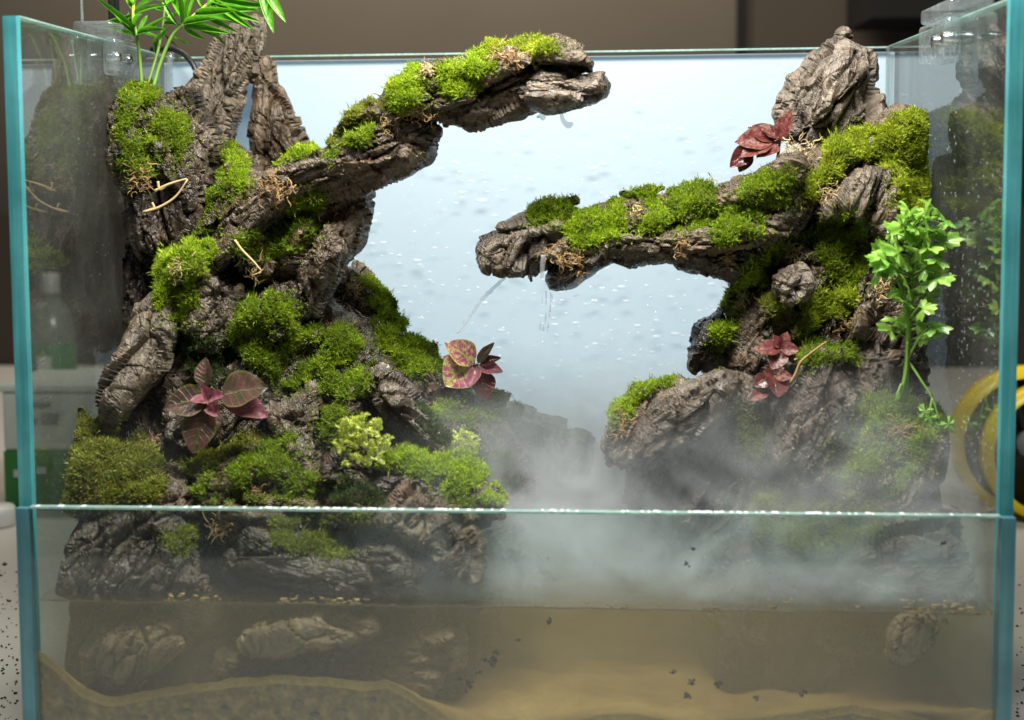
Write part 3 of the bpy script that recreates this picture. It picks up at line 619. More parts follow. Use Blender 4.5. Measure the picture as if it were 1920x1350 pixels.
AMP = {'knobbly wet stone hanging at the far end of the arch': .6, 'wedge shaped stone on the upper tip of the arch': .7, 'ridged slab sloping left into the mist on the right shore': .75, 'dark misty stone at the right waterline': .6, 'large dark cliff stone under the red plants': .8, 'flat speckled face stone beside the upper red plant of the pair': .75, 'long pale tan slab leaning at the outer left of the mountain': .65, 'blunt grey tip stone at the end of the right arm': .8}
exec_rocks = [
 # left mountain
 ("broad dark rock mass at the foot of the left mountain", "112 1105 118 960 150 830 215 790 245 620 335 485 400 425 470 400 560 405 620 500 650 560 720 640 790 720 835 840 900 890 950 955 1000 1030 1045 1090 960 1110 880 1300 700 1290 560 1330 400 1300 250 1310 150 1290", .150, .050, R_DARK, -.17),
 ("tallest rough brown slab leaning at the back left with a pointed notched top", "352 155 386 100 395 82 412 53 430 43 452 39 473 34 478 30 496 34 498 71 494 103 480 130 470 160 452 200 434 242 422 300 400 400 350 400 335 260 335 190", .326, .018, R_PALE, 0),
 ("dark slab leaning against the tallest slab on its right side", "478 108 505 101 517 117 523 153 548 199 555 242 569 263 576 285 545 310 510 350 475 350 470 296 467 268 474 222 478 178 474 142", .334, .014, R_BROWN, 0),
 ("blunt pillar stone capped with moss against the left pane", "222 205 230 172 250 158 290 158 312 175 345 190 365 250 375 330 380 430 370 480 300 500 262 480 245 440 235 380 228 330 214 290 210 240", .208, .030, R_DARK, -.02),
 ("smooth grey upright stone wedged between mossy pillar and tallest slab", "322 195 345 160 380 163 388 205 412 235 418 275 408 330 395 395 385 440 355 430 345 340 350 270 330 235", .235, .030, R_GREY, -.08),
 ("low brown stone filling the saddle between the left peaks and the arch", "370 420 395 360 425 300 450 275 485 310 520 340 500 400 440 440 390 450", .235, .045, R_BROWN, -.1),
 ("long arch stone reaching right over the gap and thick with moss", "700 200 730 155 800 125 850 112 900 98 960 82 1010 84 1040 105 1035 150 1020 200 985 222 940 235 885 250 870 242 800 238 735 245", .150, .030, R_BROWN, 0),
 ("wedge shaped stone on the upper tip of the arch", "990 120 1000 85 1045 68 1075 80 1097 97 1115 118 1108 132 1070 135 1030 140 1000 140", .140, .020, R_BROWN, 0),
 ("knobbly wet stone hanging at the far end of the arch", "985 140 1010 115 1060 120 1090 135 1135 133 1146 160 1140 186 1110 204 1075 206 1030 215 985 205 970 170", .138, .022, R_GREY, 0),
 ("ridged brown stone bridging the column and the arch", "485 350 505 310 560 290 610 272 650 218 715 190 790 222 826 245 822 266 805 302 760 326 725 346 690 370 620 385 560 400 500 395", .152, .032, R_BROWN, -.03),
 ("flat grey ledge stone on the inner end of the arch", "505 330 545 300 600 285 680 275 690 300 640 330 590 345 530 360", .128, .014, R_GREY, 0),
 ("dark undercut stone column carrying the arch", "560 430 600 375 690 350 698 395 692 430 672 480 645 512 605 592 575 602 552 520", .165, .030, R_BROWN, -.05),
 ("pitted brown block on the face of the arch column", "575 522 586 450 612 410 642 420 654 470 634 512 600 548", .138, .020, R_BROWN, -.05),
 ("dark knuckle stone under the mossy shoulder of the left mountain", "415 480 440 425 500 400 560 400 600 440 570 520 520 540 450 520", .170, .03, R_BROWN, -.1),
 ("long pale tan slab leaning at the outer left of the mountain", "204 792 200 770 214 700 234 622 255 572 300 532 330 505 352 555 335 640 312 700 272 742 232 788", .118, .026, R_PALE, -.15),
 ("wet grey face stone between the two large left moss cushions", "372 530 415 500 457 535 452 590 432 640 402 668 358 655 348 605", .136, .022, R_GREY, -.15),
 ("dark hollow stone behind the purple leaved plant", "300 720 350 650 440 650 500 700 520 780 470 840 380 850 310 820", .125, .022, R_DARK, -.2),
 ("grey streaked slab running down the middle of the left mountain", "498 765 545 745 585 716 602 760 598 830 606 900 626 950 590 958 568 880 538 830", .098, .018, R_GREY, -.2),
 ("rough grey slab slanting down right above the lime plant", "672 688 720 684 768 728 790 765 815 800 836 842 812 856 762 815 718 792 695 742", .118, .018, R_GREY, -.12),
 ("brown gnarled root stone at the right foot of the left mountain", "705 975 750 905 800 890 832 930 885 962 910 1020 900 1085 845 1085 800 1045 750 1010", .052, .018, R_BROWN, -.15),
 ("hollow grey rock at the waterline under the left mountain", "430 1120 420 1040 470 985 540 1000 650 1030 740 1010 800 1060 790 1110 700 1125 560 1130", .044, .016, R_DARK, -.1),
 ("dark stone at the far left waterline", "110 1110 118 1010 150 960 230 950 330 960 380 1040 400 1110 300 1125 180 1125", .045, .016, R_DARK, -.12),
 ("grey stone under the lower left moss cushion", "122 960 130 870 138 795 160 788 205 826 290 850 350 900 380 960 300 985 200 985", .078, .020, R_GREY, -.18),
 ("brown stone under the front centre moss of the left mountain", "350 960 370 880 450 830 560 830 610 900 640 960 560 985 440 985", .074, .020, R_BROWN, -.18),
 ("stone beneath the lime plant and right foot moss", "620 960 610 860 680 810 780 830 880 860 940 920 955 975 840 960 760 900 700 960", .082, .022, R_DARK, -.18),
 ("sloping mossy boulder behind the left column", "605 560 640 505 665 498 705 545 765 615 828 692 835 722 790 745 720 720 660 690 620 640", .225, .035, R_BROWN, -.08),
 ("dark shaded stone low in the left rear corner", "226 440 300 440 350 500 330 600 250 640 224 640", .215, .02, R_DARK, -.05),  # dark mass added where the corner is only in shade
 ("dark rear stone in the shade behind the mossy pillar", "290 390 420 380 432 640 300 660 280 500", .30, .03, R_DARK, 0),  # second dark filler, added as shade behind the pillar
 ("long slab sweeping from the left shoulder up into the arch", "330 520 372 468 440 398 500 343 560 308 604 326 566 378 486 438 420 505 372 560", .140, .018, R_BROWN, -.05),
 ("narrow dark slab running down from the arch column between the moss", "470 560 520 520 590 500 600 560 560 640 500 720 440 760 440 680", .135, .016, R_DARK, -.12),
 # far middle
 ("low mossy boulder far back in the mist beside the pink plant", "770 740 850 728 930 742 1000 772 1065 785 1090 850 1000 890 880 880 800 830", .275, .03, R_GREY, -.08),
 ("small round stone with a moss tuft rising from the misty water", "1035 850 1045 822 1070 812 1100 825 1115 850 1105 890 1050 890", .235, .016, R_DARK, 0),
 ("dark shore stone under the pink plant", "800 700 850 700 890 740 940 790 985 860 1010 930 960 985 860 960 820 860", .195, .035, R_DARK, -.15),
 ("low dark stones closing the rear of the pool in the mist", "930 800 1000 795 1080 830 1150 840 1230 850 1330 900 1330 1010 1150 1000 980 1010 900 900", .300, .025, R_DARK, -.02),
 # right mountain
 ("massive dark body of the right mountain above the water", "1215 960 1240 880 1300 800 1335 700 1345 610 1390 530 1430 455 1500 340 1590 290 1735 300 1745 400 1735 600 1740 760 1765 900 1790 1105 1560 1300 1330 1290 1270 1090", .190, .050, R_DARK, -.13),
 ("pale rugged peak stone crowning the right mountain with a finger tip", "1454 187 1465 142 1479 133 1500 132 1522 103 1547 89 1554 78 1568 75 1574 60 1584 57 1592 68 1596 89 1621 92 1643 103 1647 114 1650 153 1644 178 1658 192 1678 210 1676 238 1640 262 1585 300 1560 320 1508 330 1493 280 1468 256 1457 213", .245, .028, R_TAN, -.05),
 ("grey wrinkled stone below the yellow moss on the right mountain", "1520 405 1528 385 1565 356 1598 316 1636 312 1668 320 1678 345 1678 412 1660 455 1632 420 1582 395 1545 412", .175, .022, R_GREY, -.1),
 ("brown stone under the yellow moss beside the right pane", "1560 330 1600 250 1680 205 1738 215 1742 390 1700 430 1660 400 1600 330", .205, .022, R_BROWN, -.05),
 ("long core stone of the right arm pointing left", "1000 428 1060 390 1150 372 1250 358 1340 352 1420 318 1500 285 1520 380 1450 470 1300 492 1150 488 1040 488", .170, .022, R_BROWN, 0),
 ("blunt grey tip stone at the end of the right arm", "892 466 900 446 925 432 960 420 1002 412 1045 420 1056 470 1040 500 1012 513 996 531 985 516 940 518 905 509 893 492", .165, .022, R_GREY, 0),
 ("thin plate lying on top of the right arm tip", "925 432 965 412 1010 400 1050 405 1060 430 1000 436", .155, .010, R_PALE, 0),
 ("pointed shard hanging under the right arm near its tip", "1032 541 1034 520 1062 480 1102 452 1152 458 1142 490 1110 507 1070 533", .152, .014, R_DARK, 0),
 ("wide shard under the middle of the right arm", "1132 488 1165 462 1222 458 1257 474 1236 496 1190 508", .155, .014, R_GREY, 0),
 ("dark slab under the root of the right arm", "1254 480 1300 458 1400 448 1432 478 1412 507 1372 524 1320 506 1275 497", .175, .020, R_DARK, 0),
 ("long thin slab along the underside of the right arm", "1010 478 1060 446 1160 436 1290 430 1410 420 1440 452 1400 476 1300 482 1160 484 1060 505", .150, .012, R_BROWN, 0),
 ("small grey stone nested in the moss on the right arm", "1120 470 1135 445 1165 440 1180 462 1160 478", .146, .010, R_GREY, 0),
 ("dark wet knob on the inner edge of the right mountain", "1282 642 1300 610 1335 585 1354 572 1368 600 1365 650 1335 696 1294 692", .185, .024, R_DARK, -.05),
 ("flat speckled face stone beside the upper red plant of the pair", "1358 655 1380 592 1412 545 1445 525 1485 560 1495 610 1470 650 1452 685 1412 715 1382 712 1358 690", .168, .022, R_BROWN, -.12),
 ("small angular stone jutting out between the mosses of the right mountain", "1448 520 1478 500 1507 495 1515 530 1506 558 1475 562 1453 545", .150, .014, R_GREY, 0),
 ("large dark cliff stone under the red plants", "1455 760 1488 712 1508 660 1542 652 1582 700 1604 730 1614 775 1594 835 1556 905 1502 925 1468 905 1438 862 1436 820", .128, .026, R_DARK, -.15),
 ("brown stone behind the parsley stem", "1600 602 1620 568 1652 548 1684 565 1694 620 1694 690 1660 695 1638 645 1610 622", .172, .022, R_BROWN, -.08),
 ("dark overhang stone under the brown stone beside the parsley stem", "1560 690 1575 640 1640 640 1700 690 1725 740 1650 770 1600 750", .185, .02, R_DARK, -.05),
 ("ridged slab sloping left into the mist on the right shore", "1175 858 1188 805 1222 748 1282 712 1342 690 1388 705 1382 755 1335 805 1275 858 1212 886", .122, .024, R_GREY, -.1),
 ("dark base stone in the mist under the ridged sloping slab", "1172 850 1280 800 1400 745 1450 900 1410 1020 1260 1010 1165 940", .138, .026, R_DARK, -.1),
 ("stone under the mossy hump on the right shore", "1125 835 1148 775 1195 732 1278 700 1305 720 1225 800 1185 885 1140 875", .150, .026, R_BROWN, -.08),
 ("stepped stone carrying the parsley ledge moss", "1560 950 1555 850 1600 770 1640 745 1740 760 1782 800 1760 900 1700 960 1620 985", .115, .026, R_DARK, -.18),
 ("dark misty stone at the right waterline", "1345 1085 1360 1030 1400 1008 1445 1030 1460 1085 1420 1095 1375 1095", .105, .020, R_DARK, -.1),
 ("wet grey stone in the corner of the right waterline", "1540 1110 1580 1040 1680 970 1780 960 1830 1040 1850 1120 1750 1135 1620 1135", .070, .022, R_DARK, -.12),
 ("grey misty stone below the hanging moss of the right mountain", "1400 1020 1430 940 1540 930 1640 960 1660 1030 1560 1070 1460 1070", .098, .02, R_DARK, -.15),
 ("long slab flowing from the pale peak down into the right arm", "1436 440 1462 365 1500 300 1562 268 1602 300 1566 362 1506 422 1450 474", .188, .018, R_BROWN, -.06),
 ("steep slab below the yellow moss on the right mountain", "1560 560 1590 470 1630 400 1690 330 1722 400 1700 520 1660 600 1600 640", .182, .018, R_DARK, -.08),
 # under water
 ("sunken brown rock left of the sand dip", "160 1290 150 1220 190 1165 260 1145 330 1160 345 1210 300 1260 250 1300", .034, .016, R_SUNK, -.08),
 ("sunken flat tan rock over the sand ridge", "455 1205 490 1175 560 1160 640 1140 700 1150 715 1185 660 1200 600 1215 520 1220", .034, .014, R_SUNK, 0),
 ("sunken broad dark rock beside the sand ridge", "380 1290 420 1220 520 1205 640 1215 760 1190 860 1160 880 1230 800 1290 640 1300", .055, .02, R_SUNK, 0),
 ("sunken pale stone stub hanging at the right", "1668 1200 1675 1165 1715 1148 1755 1160 1745 1200 1715 1215 1692 1242 1680 1235", .022, .008, R_SUNK, 0),
]
for r_ in exec_rocks:
    lab, pts, y, T, mat, kv = r_
    rock(lab, pts, y, T, mat, kv, amp=AMP.get(lab, 1), g=5 if T >= .05 else 2.6)
BVH = BVHTree.FromPolygons([tuple(v) for v in np.concatenate(SOLID_V)], [tuple(f) for f in np.concatenate(SOLID_F)])
def hit(u, v):
    r = BVH.ray_cast(Vector(CAM), Vector(rdir(u, v)), 3.0)
    return (np.array(r[0]), np.array(r[1])) if r[0] is not None else (None, None)

# ------------------------------------------------------------------ moss
def shoots(P, N, L, wid, rng, k=6):
    """each shoot: k little pointed leaves round a short stem"""
    n = len(P); up = np.array([0, 0, 1.0])
    d = N*.75+up*.45+rng.normal(0, .42, (n, 3)); d /= np.linalg.norm(d, axis=1)[:, None]
    a = np.cross(d, rng.normal(0, 1, (n, 3))); a /= np.linalg.norm(a, axis=1)[:, None]+1e-9; b = np.cross(d, a)
    ln = L*rng.uniform(.5, 1.35, n)[:, None]; VV = []
    for i in range(k):
        s = i/(k-1); th = i*2.4+rng.uniform(0, 1.2, n)[:, None]
        rad = a*np.cos(th)+b*np.sin(th); side = np.cross(rad, d)
        base = P+d*ln*s*.8; tip = base+(d*(.45+.55*s)+rad*(.85-.55*s))*ln*(.50)+rng.normal(0, .0002, (n, 3))
        VV.append(np.stack([base-side*wid, base+side*wid, tip], 1))
    V = np.concatenate(VV, 1).reshape(-1, 3); return V, np.arange(len(V)).reshape(-1, 3)
HUMUS = simple('moss_base', (.045, .045, .010), .9, .5, 60)
MOSSN = [0]; GAP = .36
GAPS = {'moss mat at the front centre of the left mountain': .16, 'faded yellowish moss mound in the lower left corner': .45, 'upright moss tuft nearest the tip of the right arm': .8, 'small moss cushion on the back of the right arm': .8, 'largest hanging moss cushion in the middle of the left mountain': .27, 'green moss cushion around the right foot of the left mountain': .26, 'thick green moss cap on the pillar stone against the left pane': .26, 'wide yellow moss blanket below the pale peak': .27, 'big hanging moss pad under the parsley ledge': .28}
def moss(label, pts, mat, h=.007, L=.0034, dens=1.9, y=None, name="moss_patch", wid=.00036, rough=22):
    seed = sum(ord(c)*(i+1) for i, c in enumerate(label)) % 5000; rng = np.random.default_rng(seed)
    P = rough_outline(poly(pts), rough, seed % 97+1, 6); g = 4.5
    shp, Q, ins = grid_of(P, g); Yd = np.full(Q.shape[0], np.nan)
    near = np.zeros(shp, bool)
    for a in (-1, 0, 1):
        for b in (-1, 0, 1): near |= np.roll(np.roll(ins, a, 0), b, 1)
    nr = near.ravel()
    for k in np.flatnonzero(nr):
        p, n_ = hit(*Q[k])
        if p is not None and (y is None or abs(p[1]-y) < .06): Yd[k] = p[1]
    ok = np.flatnonzero(~np.isnan(Yd))
    if len(ok) == 0: Yd[:] = y if y is not None else .2
    else:
        if y is None:
            med = np.median(Yd[ok]); bad = ok[np.abs(Yd[ok]-med) > .07]; Yd[bad] = np.nan; ok = np.flatnonzero(~np.isnan(Yd))
        miss = np.flatnonzero(np.isnan(Yd) & nr)
        for k in range(0, len(miss), 500):
            mm = miss[k:k+500]; dd = ((Q[mm][:, None]-Q[ok])**2).sum(2); Yd[mm] = Yd[ok[dd.argmin(1)]]
    Yg = Yd.reshape(shp); Ys = np.where(near, Yg, 0.0); wgt = near.astype(float)
    for _ in range(2):
        s = 0; ww = 0
        for a in (-1, 0, 1):
            for b in (-1, 0, 1): s = s+np.roll(np.roll(Ys*wgt, a, 0), b, 1); ww = ww+np.roll(np.roll(wgt, a, 0), b, 1)
        Ys = np.where(near, s/np.maximum(ww, 1e-6), 0)
    Yf = np.where(near, np.minimum(Ys, Yg+.002), 0)
    u0, v0 = Q[0]
    def yfun(q):
        i = np.clip(np.rint((q[:, 1]-v0)/g).astype(int), 0, shp[0]-1); j = np.clip(np.rint((q[:, 0]-u0)/g).astype(int), 0, shp[1]-1)
        yy = Yf[i, j]; return np.where(yy > 0, yy, np.median(Yf[near]))
    V, F, nf, pr, q = inflate(P, g, yfun, h*.28, h*.35, .6, dm=16, keep=lambda q: fbm(np.column_stack([(q[:, 0]*.8+q[:, 1]*.5)/20, (q[:, 1]*.8-q[:, 0]*.5)/40, np.full(len(q), seed*.37)]), seed+8, 4) < GAPS.get(label, GAP))
    N = vnormals(V, F); V = V+N*((.0030*fbm(V*95, seed, 3)+.0012*fbm(V*330, seed+2, 2))*(.35+pr))[:, None]; V = clampv(V); N = vnormals(V, F)
    tri = np.vstack([F[:, [0, 1, 2]], F[:, [0, 2, 3]]]); A = V[tri]; cr = np.cross(A[:, 1]-A[:, 0], A[:, 2]-A[:, 0]); ar = np.linalg.norm(cr, axis=1)/2
    isf = np.concatenate([np.arange(len(F)) < nf]*2); wt = ar*np.where(isf, 1, .35)
    prt = pr[tri].mean(1); wt = wt*np.where(prt < .35, .45, 1)
    n = int(wt.sum()*1e6/1.15*dens); pick = rng.choice(len(tri), n, p=wt/wt.sum())
    r1, r2 = rng.uniform(0, 1, (2, n)); fl = r1+r2 > 1; r1[fl] = 1-r1[fl]; r2[fl] = 1-r2[fl]
    Pp = A[pick, 0]+r1[:, None]*(A[pick, 1]-A[pick, 0])+r2[:, None]*(A[pick, 2]-A[pick, 0]); Np = N[tri[pick, 0]]
    # cushions: patchy length
    LL = L*(.5+.8*(vnoise(Pp*150, seed+3)+1)/2)
    LL = LL*(.5+.5*np.clip(prt[pick]*1.4, 0, 1))*np.where(rng.random(n) < .035, 1.9, 1)
    SV, SF = shoots(Pp, Np, LL[:, None], wid, rng)
    c_ = P.mean(0); P2 = c_+(P-c_)*(1+32/np.maximum(60, np.linalg.norm(P-c_, axis=1)))[:, None]; lo, hi = P2.min(0), P2.max(0)
    q2 = rng.uniform(lo, hi, (int(np.prod(hi-lo)/26), 2)); q2 = q2[inside(P2, q2)]; d2, _ = dist_poly(P, q2); inn = inside(P, q2)
    q2 = q2[inn | (rng.random(len(q2)) < np.exp(-d2/11))]; med_ = np.median(V[:, 1]); hp, hn = [], []
    for a_ in q2:
        p_, n_ = hit(*a_)
        if p_ is not None and abs(p_[1]-med_) < .05: hp.append(p_); hn.append(n_)
    if len(hp) > 3:
        hp, hn = np.array(hp), np.array(hn); hn[hn[:, 1] > .3] *= -1
        s2, f2 = shoots(hp, hn, (L*rng.uniform(.35, .75, len(hp)))[:, None], wid, rng, 5); SF = np.vstack([SF, f2+len(SV)]); SV = np.vstack([SV, s2])
    SV = clampv(SV); T = np.vstack([tri, SF+len(V)])
    MOSSN[0] += len(T)
    return tag(obj(name, np.vstack([V, SV]), T, [mat, HUMUS], smooth=True, fm=np.concatenate([np.ones(len(tri)), np.zeros(len(SF))])), label, "moss")
MOSS = [
 ("thick green moss cap on the pillar stone against the left pane", "215 205 232 170 258 158 290 160 310 180 345 198 362 255 358 300 325 335 288 355 252 350 235 310 222 280 210 245", M_GREEN, .010),
 ("narrow bright moss strip climbing to the white gap between left peaks", "425 258 440 260 465 300 482 348 460 358 425 350 418 318", M_BRIGHT, .006),
 ("moss in the saddle below the grey upright stone", "392 305 418 312 440 345 462 362 440 378 415 385 402 420 378 442 368 422 392 385 404 345", M_GREEN, .007),
 ("small moss strip on top of the flat grey ledge stone", "503 305 540 285 580 270 604 280 572 292 532 312 512 318", M_BRIGHT, .006),
 ("drooping moss on the lower bend of the arch", "608 262 625 235 655 205 690 188 728 188 722 215 682 228 642 252 615 275", M_OLIVE, .009),
 ("bright moss clump at the steep step of the arch", "724 150 760 133 792 128 798 170 782 192 750 208 734 202 722 180", M_BRIGHT, .010),
 ("bright moss clump on the crest of the arch", "800 138 830 118 870 116 900 104 932 106 936 132 902 147 890 166 860 180 820 172 800 162", M_BRIGHT, .010),
 ("golden yellow moss mat on the outer top of the arch", "895 102 915 80 950 70 1000 68 1036 78 1046 96 1025 106 985 97 950 97 915 110", M_YELLOW, .008),
 ("moss running up the column toward the arch", "436 445 470 428 500 440 530 410 560 372 590 354 612 365 606 402 590 440 560 472 520 482 482 502 460 482 436 472", M_GREEN, .009),
 ("moss cushion on the left shoulder above the pale slab", "288 512 310 480 350 453 400 453 416 475 396 512 370 562 345 602 310 607 294 572 298 532", M_BRIGHT, .010),
 ("largest hanging moss cushion in the middle of the left mountain", "428 620 445 570 482 545 532 550 572 580 602 608 640 598 690 640 702 682 650 702 592 702 570 732 522 737 500 702 460 682 430 652", M_GREEN, .012),
 ("moss shelf just above the grey slanting slab", "588 702 650 688 702 712 692 746 640 752 598 742", M_GREEN, .008),
 ("long moss slope on the boulder behind the left column", "655 500 690 512 722 545 762 600 800 640 832 680 812 704 770 708 730 682 700 622 688 560 660 532", M_BRIGHT, .010),
 ("faded yellowish moss mound in the lower left corner", "134 772 150 768 176 790 216 800 272 820 302 870 307 912 280 948 120 950 130 880 145 830", M_OLIVE, .012),
 ("moss mat at the front centre of the left mountain", "358 902 400 860 450 830 510 808 560 828 586 880 592 932 560 952 500 942 440 948 368 952", M_GREEN, .010),
 ("green moss cushion around the right foot of the left mountain", "690 880 740 838 790 828 832 850 880 850 912 880 946 930 957 958 880 952 830 932 790 902 740 892", M_BRIGHT, .012),
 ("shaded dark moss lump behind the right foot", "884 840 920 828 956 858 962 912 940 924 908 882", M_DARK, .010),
 ("small moss tuft left of the lime plant", "592 770 640 755 662 780 640 820 600 830 588 800", M_GREEN, .008),
 ("moss behind the front glass under the grey streaked slab", "515 975 600 958 690 962 702 1010 640 1046 560 1042 518 1012", M_OLIVE, .009),
 ("small moss tuft behind the front glass at the left", "305 1012 340 985 385 990 380 1030 330 1042", M_OLIVE, .008),
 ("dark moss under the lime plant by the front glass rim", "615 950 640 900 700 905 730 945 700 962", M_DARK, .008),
 ("pale moss on the misty boulder beside the pink plant", "800 772 850 740 920 724 962 740 1000 775 960 792 880 805", M_GREEN, .009),
 ("moss tuft on the small stone in the misty water", "1040 828 1050 815 1075 808 1098 822 1090 832 1060 835", M_BRIGHT, .006),
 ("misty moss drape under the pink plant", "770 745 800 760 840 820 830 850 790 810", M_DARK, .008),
 ("thin moss strip along the top of the ridged arch stone", "605 285 640 262 690 235 720 222 728 235 690 262 650 285 615 300", M_GREEN, .006),
 ("thin moss film on the flat slope left of the purple plant", "330 620 360 600 400 640 420 690 400 720 360 700", M_DARK, .005),
 ("low moss patch below the purple plant", "330 860 400 850 450 815 500 800 505 825 440 850 380 890 335 900", M_OLIVE, .006),
 ("bright moss strip right of the grey slanting slab", "600 830 640 800 670 770 700 780 690 810 650 830 620 850", M_GREEN, .006),
 # right
 ("upright moss tuft nearest the tip of the right arm", "990 404 1008 384 1045 370 1078 362 1085 385 1055 414 1020 428", M_GREEN, .009),
 ("bright moss cushion hanging over the front of the right arm", "1042 422 1070 400 1120 388 1160 368 1180 385 1178 430 1142 452 1112 474 1080 468 1055 442", M_BRIGHT, .011),
 ("small moss cushion on the back of the right arm", "1163 362 1200 346 1250 350 1232 376 1190 386", M_BRIGHT, .008),
 ("moss cushion over the middle of the right arm", "1195 392 1240 374 1266 400 1282 432 1240 448 1198 442", M_BRIGHT, .010),
 ("round moss dome on the right arm beside the pale fibre curl", "1250 355 1290 338 1336 343 1346 380 1356 402 1320 427 1284 432 1264 396", M_GREEN, .012),
 ("moss cushion at the root of the right arm", "1335 402 1352 395 1400 368 1442 400 1432 432 1402 457 1350 468 1330 442", M_GREEN, .011),
 ("dark green moss bed under the topmost red plant", "1386 340 1430 325 1480 305 1502 318 1502 345 1472 382 1430 397 1388 372", M_GREEN, .010),
 ("wide yellow moss blanket below the pale peak", "1548 285 1580 240 1640 235 1680 214 1736 218 1740 300 1700 312 1640 312 1600 302 1572 342 1530 372 1492 392 1508 342", M_YELLOW, .011),
 ("yellow moss beside the right pane above the parsley", "1674 315 1742 308 1753 350 1742 392 1702 412 1678 392", M_YELLOW, .009),
 ("moss cushion left of the parsley crown", "1534 470 1545 438 1570 403 1592 393 1627 420 1634 472 1622 522 1582 548 1540 502", M_GREEN, .010),
 ("bright moss band curving below the right arm root", "1416 502 1430 470 1472 444 1522 428 1537 435 1510 462 1482 482 1452 522 1430 547 1414 536", M_BRIGHT, .008),
 ("yellow green moss ledge in the middle of the right mountain", "1498 582 1540 545 1602 538 1613 570 1582 602 1540 592 1500 628 1484 616", M_YELLOW, .009),
 ("long moss strip down the inner edge of the right mountain", "1333 682 1343 622 1363 560 1384 520 1410 488 1422 510 1402 562 1382 602 1366 642 1350 688", M_BRIGHT, .009),
 ("little moss tuft between the red leaves and the cliff stone", "1494 640 1520 622 1530 640 1512 664 1496 662", M_BRIGHT, .005),
 ("flat moss ledge round the foot of the parsley", "1602 762 1630 740 1690 733 1742 758 1772 770 1783 802 1702 807 1640 807 1603 797", M_GREEN, .009),
 ("big hanging moss pad under the parsley ledge", "1553 842 1590 815 1640 810 1700 820 1752 810 1742 862 1702 912 1650 942 1582 962 1560 902", M_GREEN, .012),
 ("thin moss patch between speckled stone and angular stone", "1420 560 1445 545 1470 575 1500 600 1480 622 1450 600", M_OLIVE, .005),
 ("moss fringe along the top of the dark cliff stone", "1500 668 1545 640 1600 655 1610 680 1560 672 1515 690", M_GREEN, .006),
 ("moss collar under the grey wrinkled stone", "1525 418 1560 405 1570 440 1545 455 1525 450", M_GREEN, .007),
 ("soft moss hump on the misty right shore", "1150 762 1185 724 1230 704 1282 692 1272 716 1222 742 1182 792 1148 802", M_BRIGHT, .010),
 ("misty moss apron at the foot of the right mountain", "1400 990 1420 930 1450 915 1560 940 1645 958 1650 1005 1550 1045 1450 1022", M_OLIVE, .010),
 ("misty moss strip below the lower red plant", "1378 775 1412 765 1425 830 1415 905 1388 880", M_OLIVE, .007),
]
for lab, pts, mat, h in MOSS: moss(lab, pts, mat, h)

# dry fibres, roots
def fibres(label, u, v, r, n, mat, seed, elong=(1, 1), hang=.3, th=.00024, y=None):
    rg = random.Random(seed); L = []
    p, nn = hit(u, v)
    if p is None: p = px(u, v, y or .17)
    for k in range(int(n*2.2)):
        a = p+np.array([rg.gauss(0, r*.35*elong[0]), -abs(rg.gauss(.002, .002)), rg.gauss(0, r*.35*elong[1])])
        P = [a]; d = np.array([rg.gauss(0, 1)*elong[0], -abs(rg.gauss(0, .5)), rg.gauss(-hang, .8)*elong[1]]); d /= np.linalg.norm(d)
        for i in range(5):
            d = d+np.array([rg.gauss(0, .9), rg.gauss(0, .6), rg.gauss(-.1*hang, .9)]); d /= np.linalg.norm(d); P.append(P[-1]+d*r*rg.uniform(.08, .20))
        t_ = th*rg.uniform(.5, 1.9); L.append(tube(P, [t_, t_*1.2, t_*.3], 3, 7))
    V, F = merge(L); V = clampv(V); return tag(obj("dried_moss", V, F, mat), label, "dried moss")
